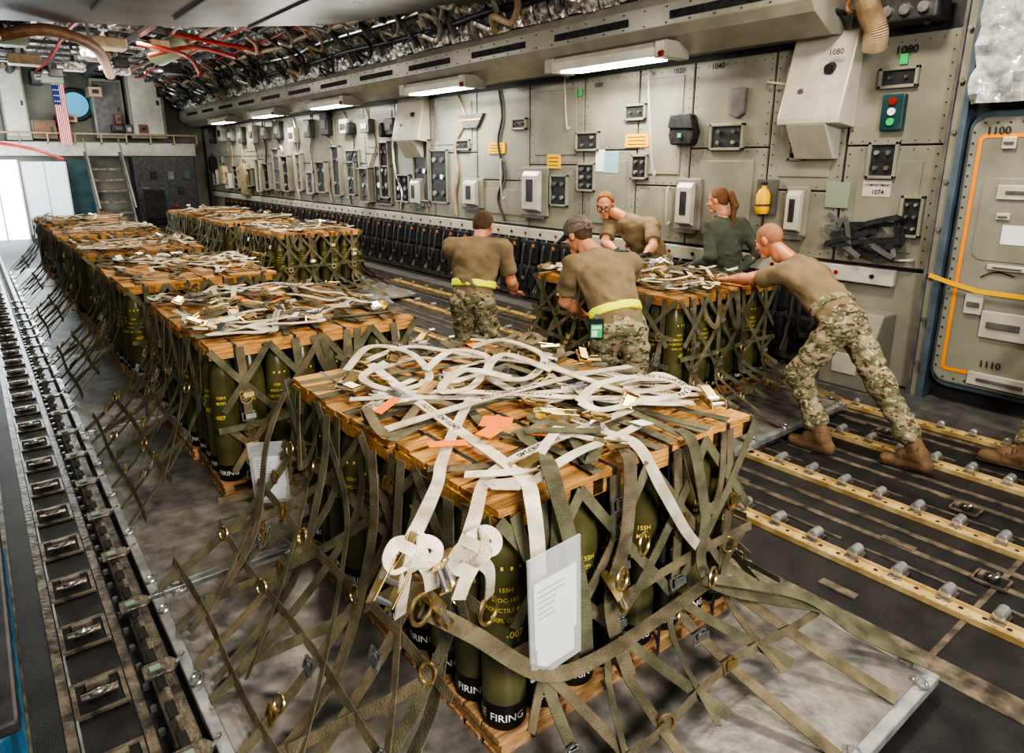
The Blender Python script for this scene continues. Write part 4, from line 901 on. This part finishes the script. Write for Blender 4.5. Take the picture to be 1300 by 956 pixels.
def sdf_eval(X, prims, k):
    d = None
    for p in prims:
        kind = p[0]
        if kind == 'c' or kind == 't':
            a, b, ra, rb = np.array(p[1]), np.array(p[2]), p[3], p[4]; ab = b-a; L = max((ab**2).sum(),1e-9)
            t = np.clip(((X-a)@ab)/L,0,1); v = X-a-t[...,None]*ab
            if kind == 't':
                ax = np.array(p[5]); l = v@ax; q = (v**2).sum(-1)-l*l+(l/p[6])**2; e = np.sqrt(q)-(ra+(rb-ra)*t)
            else: e = np.sqrt((v**2).sum(-1))-(ra+(rb-ra)*t)
        else:
            c = np.array(p[1]); Mx = np.array(p[2]); rr = np.array(p[3]); l = ((X-c)@Mx.T)/rr; n_ = np.sqrt((l**2).sum(-1)); e = (n_-1)*rr.min()
        if d is None: d = e
        else:
            hh = np.clip(.5+.5*(d-e)/k,0,1); d = d*(1-hh)+e*hh-k*hh*(1-hh)
    return d
def sdf_mesh(prims, res, k, clips=(), wr=0, subs=(), pad=.035, fold=(), lines=()):
    pts = []
    for p in prims:
        if p[0] == 'e': pts.append((np.array(p[1]), max(p[3])))
        else:
            f = p[6] if p[0] == 't' else 1
            pts.append((np.array(p[1]), p[3]*max(1,f))); pts.append((np.array(p[2]), p[4]*max(1,f)))
    lo = np.min([c-r for c, r in pts],0)-pad; hi = np.max([c+r for c, r in pts],0)+pad
    n = np.ceil((hi-lo)/res).astype(int)+1
    g = np.stack(np.meshgrid(*[lo[i]+np.arange(n[i])*res for i in range(3)], indexing='ij'),-1)
    d = sdf_eval(g, prims, k)
    for s in subs:
        e = sdf_eval(g, [s], k); kk = .008; hh = np.clip(.5-.5*(d+e)/kk,0,1); d = d*(1-hh)+(-e)*hh+kk*hh*(1-hh)
    if wr:
        x, y, z = g[...,0], g[...,1], g[...,2]
        d = d+wr*(np.sin(23*z+9*np.sin(6*x+3*z)+4*np.sin(9*y))*.7+np.sin(41*z+30*x-17*y)*.3+np.sin(15*x+19*y+7*np.sin(8*z))*.55)
    for c, amp, wid in fold:
        q = g-np.array(c); rr = np.sqrt((q**2).sum(-1)); d = d+amp*np.sin(rr*80+3*np.sin(9*g[...,0])+2*np.sin(7*g[...,2]))*np.exp(-(rr/wid)**2)
    for a, b, amp, rad in lines:
        a = np.array(a); ab = np.array(b)-a; t = np.clip(((g-a)@ab)/(ab@ab),0,1); rr = np.sqrt(((g-a-t[...,None]*ab)**2).sum(-1)); d = d-amp*np.exp(-(rr/rad)**2)*np.sin(np.clip(t,0.02,.98)*PI)
    for c, nn in clips: d = np.maximum(d, (g-np.array(c))@np.array(nn))
    return surfnet(d, lo, res)
def mk(name, parts, m, parent, base, smooth=True):
    vs = []; fs = []; o = 0
    for v, f in parts: vs.append(v); fs.append(f+o); o += len(v)
    v = np.concatenate(vs)-np.array(base); f = np.concatenate(fs)
    me = bpy.data.meshes.new(name); me.from_pydata(v.tolist(), [], f.tolist())
    b = bmesh.new(); b.from_mesh(me); bmesh.ops.recalc_face_normals(b, faces=b.faces); b.to_mesh(me); b.free()
    me.polygons.foreach_set('use_smooth',[True]*len(me.polygons)); me.materials.append(M[m])
    ob = bpy.data.objects.new(name, me); C.objects.link(ob); ob.parent = parent
    if smooth: sm = ob.modifiers.new('smooth','SMOOTH'); sm.factor = .5; sm.iterations = 1
    return ob
def nz(v): return V(v).normalized()
def hand_prims(w, d, n, tdir, s, curl):
    P = []; d = nz(d); tdir = nz(V(tdir)-d*V(tdir).dot(d)); n = nz(n)-d*nz(n).dot(d); n.normalize()
    P.append(('c', w-d*.05*s, w, .028*s, .026*s))
    for i in range(4):
        off = tdir*(.031-.0205*i)*s; b = w+d*(.088-.004*abs(i-1))*s+off
        P.append(('c', w+off*.6+d*.01*s, b, .015*s, .0125*s))
        ln = [.072,.080,.074,.058][i]*s; p = b; dd = d.copy()
        for q, fr in enumerate((.45,.32,.23)):
            ang = curl*(.7+.25*q); dd = (dd*math.cos(ang)-n*math.sin(ang)).normalized(); e = p+dd*ln*fr+tdir*(.0035-.0025*i)*s
            P.append(('c', p, e, (.0098-.0008*q)*s, (.0092-.0009*q)*s)); p = e
    b = w+d*.025*s+tdir*.028*s; e1 = b+(d*.6+tdir*.75).normalized()*.04*s-n*.008*s; e2 = e1+(d*.9+tdir*.3-n*curl*.5).normalized()*.034*s
    P.append(('c', w+d*.02*s+tdir*.012*s, b, .016*s, .0145*s)); P.append(('c', b, e1, .0135*s, .0115*s)); P.append(('c', e1, e2, .011*s, .0095*s))
    return P
def person(label, base, J, s=1.15, top='tan', bottom='camo', skin='skin', hair=None, brow='hair_br', sleeves='short', belt=None, cap=False, glasses=False, ponytail=False, gloves=False, headdir=(0,1,0), headup=(0,0,1), name='person', curl=.35):
    t = empty(name, base, label, 'person'); base = V(base)
    j = {k: V(v) for k, v in J.items()}
    lat = nz(j['shR']-j['shL']); latp = nz(j['hipR']-j['hipL'])
    H = j['head']; f = nz(headdir); r = nz(f.cross(nz(headup))); u = r.cross(f)
    def hl(a, b, c): return H+(r*a+f*b+u*c)*s
    Rm = [list(r), list(f), list(u)]
    def E(c, rad): return ('e', hl(*c), Rm, [q*s for q in rad])
    def arm(side, g=0):
        return [('c', j['sh'+side], j['el'+side], (.053+g)*s, (.042+g)*s), ('c', j['el'+side], j['el'+side].lerp(j['wr'+side],.35), (.043+g)*s, (.045+g)*s), ('c', j['el'+side].lerp(j['wr'+side],.35), j['wr'+side], (.045+g)*s, (.027+g)*s)]
    mid = j['pelvis'].lerp(j['chest'], .5)
    def torso(g=0, gw=1.0):
        return [('t', j['pelvis'], mid, (.108+g)*s, (.108+g)*s, list(latp), 1.38*gw), ('t', mid, j['chest'], (.108+g)*s, (.122+g)*s, list(lat), 1.42*gw),
                ('t', j['chest'], j['neck'].lerp(j['chest'],.35), (.118+g)*s, (.075+g)*s, list(lat), 1.55*gw),
                ('c', j['shL'], j['shR'], (.066+g)*s, (.066+g)*s)]
    def leg(side, g=0):
        return [('c', j['hip'+side], j['kn'+side], (.092+g)*s, (.062+g)*s), ('c', j['kn'+side], j['an'+side], (.064+g)*s, (.042+g)*s)]
    body = torso(-.018)+arm('L')+arm('R')+leg('L',-.020)+leg('R',-.020)+[('c', j['neck'], hl(0,-.02,-.04), .062*s, .054*s), E((0,-.01,.03),(.068,.085,.085))]
    for sd in 'LR': body.append(('c', j['an'+sd], j['to'+sd], .03*s, .025*s))
    parts = [sdf_mesh(body, .0135*s, .03*s)]
    head = [E((0,-.012,.03),(.077,.098,.094)), E((0,.025,-.035),(.062,.068,.082)), ('c', hl(-.018,.068,-.098), hl(.018,.068,-.098), .022*s, .022*s),
            ('c', hl(0,.094,.012), hl(0,.115,-.026), .008*s, .013*s), ('c', hl(-.012,.1,-.03), hl(.012,.1,-.03), .009*s, .009*s), ('c', hl(-.036,.082,.026), hl(.036,.082,.026), .011*s, .011*s),
            ('c', hl(-.04,.06,-.03), hl(-.038,.058,-.04), .026*s, .02*s), ('c', hl(.04,.06,-.03), hl(.038,.058,-.04), .026*s, .02*s),
            ('c', hl(-.018,.092,-.058), hl(.018,.092,-.058), .0065*s, .0065*s), ('c', hl(-.014,.09,-.07), hl(.014,.09,-.07), .008*s, .008*s),
            E((-.082,-.008,-.005),(.013,.022,.034)), E((.082,-.008,-.005),(.013,.022,.034)), ('c', hl(0,-.03,-.05), hl(0,-.04,-.13), .055*s, .056*s)]
    parts.append(sdf_mesh(head, .0062*s, .012*s, subs=[('c', hl(-.032,.1,.004), hl(-.032,.1,.004), .013*s, .013*s), ('c', hl(.032,.1,.004), hl(.032,.1,.004), .013*s, .013*s)]))
    hands = []
    for sd in 'LR':
        w = j['wr'+sd]; hd = nz(j.get('hd'+sd, w-j['el'+sd])); n_ = V((0,0,1)) if abs(hd.z) < .8 else (-lat if sd == 'L' else lat)
        td = n_.cross(hd)*(1 if sd == 'R' else -1)
        hands.append(sdf_mesh(hand_prims(w, hd, n_, td, s, curl), .0052*s, .007*s))
    if not gloves: parts += hands
    mk('body', parts, skin, t, base)
    if gloves:
        for hnd in hands: mk('glove', [hnd], 'black', t, base)
    for sx_ in (-1,1):
        e = MB(); c = hl(sx_*.032,.079,.004)-base
        rr = .0125*s; pr = [(rr*math.sin(a),-rr*math.cos(a)) for a in np.linspace(0,PI,9)]; e.lathe(pr,12,c=c); e.build('eye','eye',t,smooth=True)
        c2 = hl(sx_*.032,.0895,.003)-base; e = MB(); pr = [(.0055*s*math.sin(a),-.0055*s*math.cos(a)) for a in np.linspace(0,PI,7)]; e.lathe(pr,10,c=c2); e.build('iris','iris',t,smooth=True)
        MB().tube([hl(sx_*.018,.096,.028)-base, hl(sx_*.034,.096,.033)-base, hl(sx_*.05,.086,.027)-base], .0045*s, 6).build('eyebrow', brow, t)
    MB().tube([hl(-.02,.094,-.063)-base, hl(0,.101,-.063)-base, hl(.02,.094,-.063)-base], .004*s, 6).build('lips','lip',t)
    if hair:
        g = .003 if hair == 'hair_st' or cap else .008
        hp = [E((0,-.016,.032),(.079+g,.098+g,.094+g))]
        if hair != 'hair_st': hp.append(E((0,-.045,-.01),(.070+g*.6,.06+g*.6,.065+g*.6)))
        cl_ = [(hl(0,.045,.07), list((f*.75-u*.66).normalized())), (hl(0,-.02,-.045), list((-u*.9+f*.5).normalized())), (hl(0,.015,.0), list((f*.85-u*.25).normalized()))]
        hm = [sdf_mesh(hp, .006*s, .02*s, clips=cl_, wr=0 if hair == 'hair_st' or cap else .002)]
        mk('hair', hm, hair, t, base)
        if ponytail: mk('ponytail', [sdf_mesh([('c', hl(0,-.1,.035), hl(0,-.14,.035), .02*s, .036*s), ('c', hl(0,-.14,.035), hl(.01,-.16,-.08), .038*s, .040*s), ('c', hl(.01,-.16,-.08), hl(.0,-.12,-.27), .040*s, .018*s)], .006*s, .02*s, wr=.003)], hair, t, base)
    if cap:
        cp = sdf_mesh([E((0,-.014,.045),(.096,.117,.100))], .006*s, .02*s, clips=[(hl(0,-.05,.012), list((-u-f*.12).normalized()))], subs=[('c', hl(0,-.135,.022), hl(0,-.15,.022), .026*s, .028*s)])
        mk('cap', [cp], 'capc', t, base)
        mk('brim', [sdf_mesh([('t', hl(0,.085,.03), hl(0,.175,.012), .010*s, .006*s, list(r), 6.8)], .006*s, .01*s)], 'capc', t, base)
        MB().torus(hl(0,-.014,.148)-base,.006*s,.006*s,u).build('cap_button','capc',t); MB().tube([hl(-.05,-.122,.016)-base, hl(0,-.135,.014)-base, hl(.05,-.122,.016)-base],.006*s,6).build('cap_strap','mid',t)
        for k in range(3):
            a_ = PI*k/3; dx, dyy = math.cos(a_), math.sin(a_)
            MB().tube([hl(.0975*dx*math.cos(q),-.014+.1185*dyy*math.cos(q),.045+.1015*math.sin(q))-base for q in np.linspace(.15,PI-.15,11)],.002*s,5).build('cap_seam','mid',t)
    if glasses:
        for sx_ in (-1,1):
            MB().torus(hl(sx_*.035,.110,.002)-base, .024*s, .0038*s, f, n=18, m=5).build('glasses_rim','black',t,smooth=True); MB().tube([hl(sx_*.058,.108,.006)-base, hl(sx_*.084,.0,.006)-base], .0035*s, 5).build('glasses_arm','black',t)
        MB().tube([hl(-.012,.113,.005)-base, hl(.012,.113,.005)-base], .0035*s, 5).build('glasses_bridge','black',t)
    nk = nz(j['head']-j['neck']); cl_ = [(j['neck']+nk*.03*s, list(nk))]; up_ = nz(j['chest']-j['pelvis'])
    bk = nz(lat.cross(up_)); bk = -bk if bk.dot(f) < 0 else bk
    B = -bk*.13*s
    crs = [(j['shL'].lerp(j['chest'],.2)+B*.7, mid+B+latp*.05, .018, .022), (j['shR'].lerp(j['chest'],.2)+B*.7, mid+B-latp*.05, .018, .022), (mid+B-latp*.13*s, j['pelvis']+B+latp*.06+up_*.14, .02, .02), (mid+B*.9+latp*.14*s+up_*.05, j['pelvis']+B-latp*.03+up_*.18, .02, .02),
           (j['shL']+B*.5-up_*.05, j['shR']+B*.5-up_*.07, .012, .025), (mid+B-latp*.12*s-up_*.06, mid+B+latp*.12*s-up_*.1, .018, .016), (j['shL']-B*.6, mid-B*.8, .018, .022), (j['shR']-B*.6, mid-B*.8, .018, .022), (j['shL']-up_*.08, mid-latp*.17*s, .016, .02), (j['shR']-up_*.08, mid+latp*.17*s, .016, .02)]
    if sleeves == 'short':
        fo = [(j['sh'+sd].lerp(j['chest'],.3), .006, .14) for sd in 'LR']+[(j['pelvis']+up_*.2, .009, .17)]
        body_ = sdf_mesh(torso(.018), .0105*s, .03*s, clips=cl_+[(j['pelvis']+up_*.01*s, list(-up_))], wr=.006, fold=fo, lines=crs)
        slv = []
        for sd in 'LR':
            ad = nz(j['el'+sd]-j['sh'+sd]); e = j['sh'+sd].lerp(j['el'+sd], .8)
            slv.append(sdf_mesh([('c', j['sh'+sd].lerp(j['sh'+('R' if sd=='L' else 'L')],.25), j['sh'+sd], .080*s, .077*s), ('c', j['sh'+sd], e, .077*s, .076*s)], .0105*s, .03*s, clips=[(j['sh'+sd].lerp(j['el'+sd], .75), list(ad))], wr=.006, fold=[(j['sh'+sd], .006, .12)]))
        mk('shirt', [body_]+slv, top, t, base)
    else:
        sh = [q for sd in 'LR' for q in [('c', j['sh'+sd], j['el'+sd], .076*s, .062*s), ('c', j['el'+sd], j['wr'+sd].lerp(j['el'+sd],.08), .062*s, .044*s)]]
        mk('flight_suit_top', [sdf_mesh(torso(.018)+sh, .0115*s, .03*s, clips=cl_, wr=.006, fold=[(j['el'+sd], .009, .12) for sd in 'LR'], lines=crs)], top, t, base)
        MB().tube(cr([j['neck']+V((.07*math.cos(a)*s,.07*math.sin(a)*s,.01*math.sin(a)+.01))-base for a in np.linspace(0,2*PI,9)],4), .016*s, 6).build('collar', top, t, smooth=True)
    pants = [('t', j['pelvis'], j['pelvis']+up_*.10*s, .128*s, .118*s, list(latp), 1.36)]
    for sd in 'LR':
        bl = j['an'+sd].lerp(j['kn'+sd], .30)
        pants += [('c', j['hip'+sd], j['kn'+sd], .108*s, .086*s), ('c', j['kn'+sd], bl, .086*s, .072*s), ('c', bl, bl, .080*s, .07*s)]
    fo = [(j['kn'+sd], .013, .2) for sd in 'LR']+[(j['an'+sd].lerp(j['kn'+sd],.35), .011, .15) for sd in 'LR']+[(j['hip'+sd], .009, .2) for sd in 'LR']
    ln = []
    for sd in 'LR':
        ax_ = nz(j['kn'+sd]-j['hip'+sd]); o1 = nz(ax_.cross(latp))*.10*s
        ln += [(j['hip'+sd]+o1, j['kn'+sd]+o1*.6, .014, .02), (j['hip'+sd]-o1+latp*.04, j['kn'+sd]-o1*.6-latp*.03, .014, .02), (j['kn'+sd]-o1*.7+latp*.04, j['an'+sd]-o1*.5, .014, .018)]
    mk('trousers', [sdf_mesh(pants, .0118*s, .03*s, clips=[(j['pelvis']+up_*.125*s, list(up_))], wr=.008, fold=fo, lines=ln)], bottom, t, base)
    for sd in 'LR':
        an, to = j['an'+sd], j['to'+sd]; fd = V((to.x-an.x, to.y-an.y, 0)).normalized(); rt_ = V((-fd.y,fd.x,0))
        bot = to.z-.048*s; tp_ = an.lerp(j['kn'+sd], .42); hl_ = an-fd*.045*s; hl_.z = max(bot+.045*s, an.z-.06*s)
        P_ = [('c', tp_, an, .062*s, .053*s), ('c', an, hl_, .05*s, .046*s), ('c', hl_, to, .044*s, .038*s), ('c', an, an.lerp(to,.55)+V((0,0,.02)), .052*s, .045*s), ('t', to-fd*.05*s, to+fd*.02, .040*s, .036*s, list(rt_), 1.28)]
        bo_ = mk('boot', [sdf_mesh(P_, .009*s, .018*s, clips=[(V((to.x,to.y,bot+.012)), [0,0,-1])])], 'boot', t, base)
        P2 = [('t', hl_, to+fd*.02, .050*s, .049*s, list(rt_), 1.1)]
        mk('sole', [sdf_mesh(P2, .0085*s, .01*s, clips=[(V((to.x,to.y,bot)), [0,0,-1]), (V((to.x,to.y,bot+.026*s)), [0,0,1])])], 'sole', bo_, base)
        for k in range(5):
            c = an.lerp(to,.02+.14*k)+V((0,0,(.070-.008*k)*s)); MB().tube(cr([c-rt_*.045*s-V((0,0,.022*s))-base, c-rt_*.02*s-base, c+rt_*.02*s-base, c+rt_*.045*s-V((0,0,.022*s))-base],3), .0055*s, 5).build('lace','sole',bo_)
    if belt:
        bp = j['pelvis']+up_*.125*s; w2 = .03*s
        mk('belt', [sdf_mesh([('t', j['pelvis'], j['chest'], .138*s, .142*s, list(latp), 1.39)], .009*s, .03*s, clips=[(bp+up_*w2, list(up_)), (bp-up_*w2, list(-up_))])], belt, t, base)
    return t
person('shaven-headed man in tan t-shirt and camouflage trousers bending to push the stack', (5.3,2.3,0),
 dict(pelvis=(5.34,2.50,1.08),chest=(5.42,2.86,1.34),neck=(5.45,3.05,1.48),head=(5.44,3.27,1.63),shL=(5.24,2.97,1.40),shR=(5.66,3.0,1.40),
  elL=(5.3,3.30,1.30),wrL=(5.42,3.62,1.245),hdL=(.15,1,-.06),elR=(5.74,3.32,1.31),wrR=(5.78,3.64,1.245),hdR=(.0,1,-.06),
  hipL=(5.24,2.50,1.02),hipR=(5.44,2.48,1.02),knL=(5.17,2.72,.60),knR=(5.40,2.16,.60),anL=(5.13,2.44,.13),anR=(5.35,1.80,.15),toL=(5.12,2.66,.055),toR=(5.34,2.01,.055)),
 skin='skin2', hair='hair_st', belt='camo', headdir=(-.02,.9,-.42), headup=(0,.4,.9), curl=.2)
person('man in camouflage cap and neon belt seen from behind in the middle', (3.92,3.55,0),
 dict(pelvis=(3.92,3.58,1.02),chest=(3.98,3.82,1.40),neck=(3.99,3.97,1.57),head=(3.97,4.14,1.70),shL=(3.77,3.98,1.49),shR=(4.22,3.76,1.48),
  elL=(3.80,4.10,1.16),wrL=(4.08,4.16,1.0),hdL=(.9,.2,-.2),elR=(4.42,3.98,1.26),wrR=(4.50,4.20,1.22),hdR=(.6,.8,-.0),
  hipL=(3.82,3.62,.98),hipR=(4.03,3.52,.98),knL=(3.88,3.74,.54),knR=(4.02,3.48,.54),anL=(3.80,3.60,.12),anR=(3.98,3.28,.12),toL=(3.9,3.80,.055),toR=(4.06,3.5,.055)),
 cap=True, hair='hair_br', belt='neon', headdir=(-.1,.9,-.38), headup=(0,.3,.95))
person('short-haired man with neon belt seen from behind at the left end of the pushed stack', (3.73,5.35,0),
 dict(pelvis=(3.73,5.36,1.0),chest=(3.83,5.43,1.38),neck=(3.91,5.48,1.55),head=(3.99,5.52,1.68),shL=(3.70,5.66,1.48),shR=(4.02,5.25,1.48),
  elL=(3.90,5.80,1.16),wrL=(4.18,5.78,1.03),hdL=(1,0,-.1),elR=(4.14,5.26,1.14),wrR=(4.34,5.45,.98),hdR=(.8,.5,-.2),
  hipL=(3.66,5.44,.97),hipR=(3.80,5.27,.97),knL=(3.74,5.50,.54),knR=(3.88,5.25,.54),anL=(3.62,5.42,.12),anR=(3.70,5.12,.12),toL=(3.82,5.52,.055),toR=(3.9,5.22,.055)),
 hair='hair_br', belt='neon', headdir=(.75,.5,-.45), headup=(.3,.2,.9))
person('ginger-haired man with glasses and black gloves leaning over the stack, facing the camera', (6.6,5.75,.12),
 dict(pelvis=(6.70,5.58,1.10),chest=(6.56,5.74,1.44),neck=(6.42,5.90,1.62),head=(6.27,6.06,1.77),shL=(6.52,5.50,1.54),shR=(6.40,6.08,1.52),
  elL=(6.32,5.30,1.32),wrL=(6.06,5.20,1.25),hdL=(-1,.1,-.05),elR=(6.16,5.94,1.32),wrR=(6.04,5.62,1.26),hdR=(-.7,-.7,-.05),
  hipL=(6.72,5.48,1.06),hipR=(6.68,5.72,1.06),knL=(6.64,5.48,.60),knR=(6.60,5.78,.60),anL=(6.72,5.46,.24),anR=(6.72,5.82,.24),toL=(6.58,5.44,.175),toR=(6.58,5.82,.175)),
 s=1.24, hair='hair_red', brow='hair_red', glasses=True, gloves=True, headdir=(-.75,-.5,-.32), headup=(0,0,1))
person('woman in sage green flight suit with long auburn ponytail behind the pushed stack', (6.62,4.5,.12),
 dict(pelvis=(6.62,4.48,1.12),chest=(6.62,4.52,1.50),neck=(6.60,4.56,1.68),head=(6.57,4.62,1.88),shL=(6.42,4.58,1.60),shR=(6.80,4.46,1.60),
  elL=(6.34,4.50,1.28),wrL=(6.30,4.76,1.12),hdL=(0,.9,-.3),elR=(6.86,4.24,1.34),wrR=(6.74,4.36,1.12),hdR=(-.3,.3,-.8),
  hipL=(6.54,4.50,1.06),hipR=(6.72,4.46,1.06),knL=(6.54,4.56,.64),knR=(6.72,4.5,.64),anL=(6.54,4.50,.26),anR=(6.72,4.42,.26),toL=(6.52,4.70,.175),toR=(6.72,4.62,.175)),
 s=1.08, top='suit', bottom='suit', sleeves='long', hair='hair_au', ponytail=True, headdir=(-.25,.95,-.2))
person('person in camouflage trousers and tan boots stepping in at the right edge', (6.15,1.2,0),
 dict(pelvis=(6.32,1.02,1.05),chest=(6.34,1.1,1.45),neck=(6.34,1.14,1.65),head=(6.34,1.2,1.83),shL=(6.12,1.14,1.57),shR=(6.56,1.12,1.57),
  elL=(6.08,1.08,1.22),wrL=(6.1,1.25,.98),elR=(6.6,1.0,1.22),wrR=(6.6,1.2,.98),
  hipL=(6.22,1.02,1.0),hipR=(6.42,1.02,1.0),knL=(6.12,1.26,.56),knR=(6.4,.95,.56),anL=(6.04,1.33,.12),anR=(6.42,.55,.15),toL=(6.0,1.55,.055),toR=(6.42,.78,.055)),
 hair='hair_br')
bo = MB().box((0,0,0),(.11,.014,.16)).build('identity_badge','black',bev=.004); tag(bo,'black holder with green and white identity card on the neon belt of the capped man','badge'); bo.location = at(757,418,y=3.43); bo.rotation_euler=(0,0,-.6)
MB().box((0,-.009,-.012),(.085,.006,.10)).build('card_face','green',bo); MB().box((-.015,-.013,-.03),(.04,.004,.045)).build('card_photo','paper',bo); MB().box((.0,-.013,.015),(.07,.004,.02)).build('card_text_band','paper',bo); MB().box((0,.0,.095),(.03,.012,.04)).build('clip','steel',bo)
# ================================================================= LIGHTS
def area(loc, rot, size, sy_, e, col=(1,1,1)):
    l = bpy.data.lights.new('area','AREA'); l.shape = 'RECTANGLE'; l.size = size; l.size_y = sy_; l.energy = e; l.color = col
    o = bpy.data.objects.new('area_light',l); C.objects.link(o); o.location = loc; o.rotation_euler = rot; return o
area((.2,-2.6,3.7),(math.radians(60),0,math.radians(-14)),1.6,1.0,400,(1,.955,.88))
area((4.9,-2.4,3.9),(math.radians(58),0,math.radians(8)),1.5,.8,130,(1,.94,.85))
area((1.6,2.6,4.3),(0,0,0),.6,.6,85,(1,.88,.72))
area((4.9,2.6,4.6),(0,0,0),.6,.6,125,(1,.88,.72))
for y, e in ((8,130),(12.5,130),(17,125),(21.5,140)): area((3.0,y,4.75 if y > 14 else 4.35),(0,0,0),.8,.6,e,(1,.90,.76))
area((.3,21,2.6),(math.radians(-90),0,0),2.0,2.6,150,(.85,.95,1))
area((.6,22,2.6),(math.radians(90),0,0),2.5,3,220,(.9,.96,1))  # added fill facing the bulkhead to brighten its white partitions
for y in (6,9,12,16,20,24): area((4.6,y,3.6),(math.radians(180),math.radians(-38),0),.8,2.0,34,(1,.95,.88))  # added uplights to brighten the foil shoulder, no fixtures stand here
for y in (16,21): area((2.2,y,3.8),(math.radians(180),0,0),1.5,2,22,(1,.95,.88))  # more added uplights, for the ceiling ahead of the bulkhead
area((2.5,7.5,3.0),(math.radians(180),0,0),3,4,7,(1,.95,.9))  # weak uplight added to lift the underside of the stowed door
for y in (6.15,10,14.3,18.2,22): area((6.38,y,3.37),(0,math.radians(15),0),.3,1.4,75,(1,.92,.78))
w = bpy.data.worlds.new('world'); bpy.context.scene.world = w; w.use_nodes = True; w.node_tree.nodes['Background'].inputs[0].default_value = (.85,.92,1,1); w.node_tree.nodes['Background'].inputs[1].default_value = .14
bpy.context.scene.view_settings.look = 'AgX - High Contrast'
bpy.context.scene.view_settings.exposure = -.45
cam = bpy.data.cameras.new('camera'); co = bpy.data.objects.new('camera',cam); C.objects.link(co); co.location = (0,0,CAMZ); co.rotation_euler = (PI/2-TH,0,-YAW)
cam.sensor_width = 36; cam.lens = FPX/1300*36; cam.shift_y = -45/1300; cam.clip_start = .05
bpy.context.scene.camera = co
K = .87      # bring the whole place to true size
for o in bpy.context.scene.objects:
    if o.parent is None:
        o.location = o.location*K
        if o.type != 'CAMERA': o.scale = o.scale*K
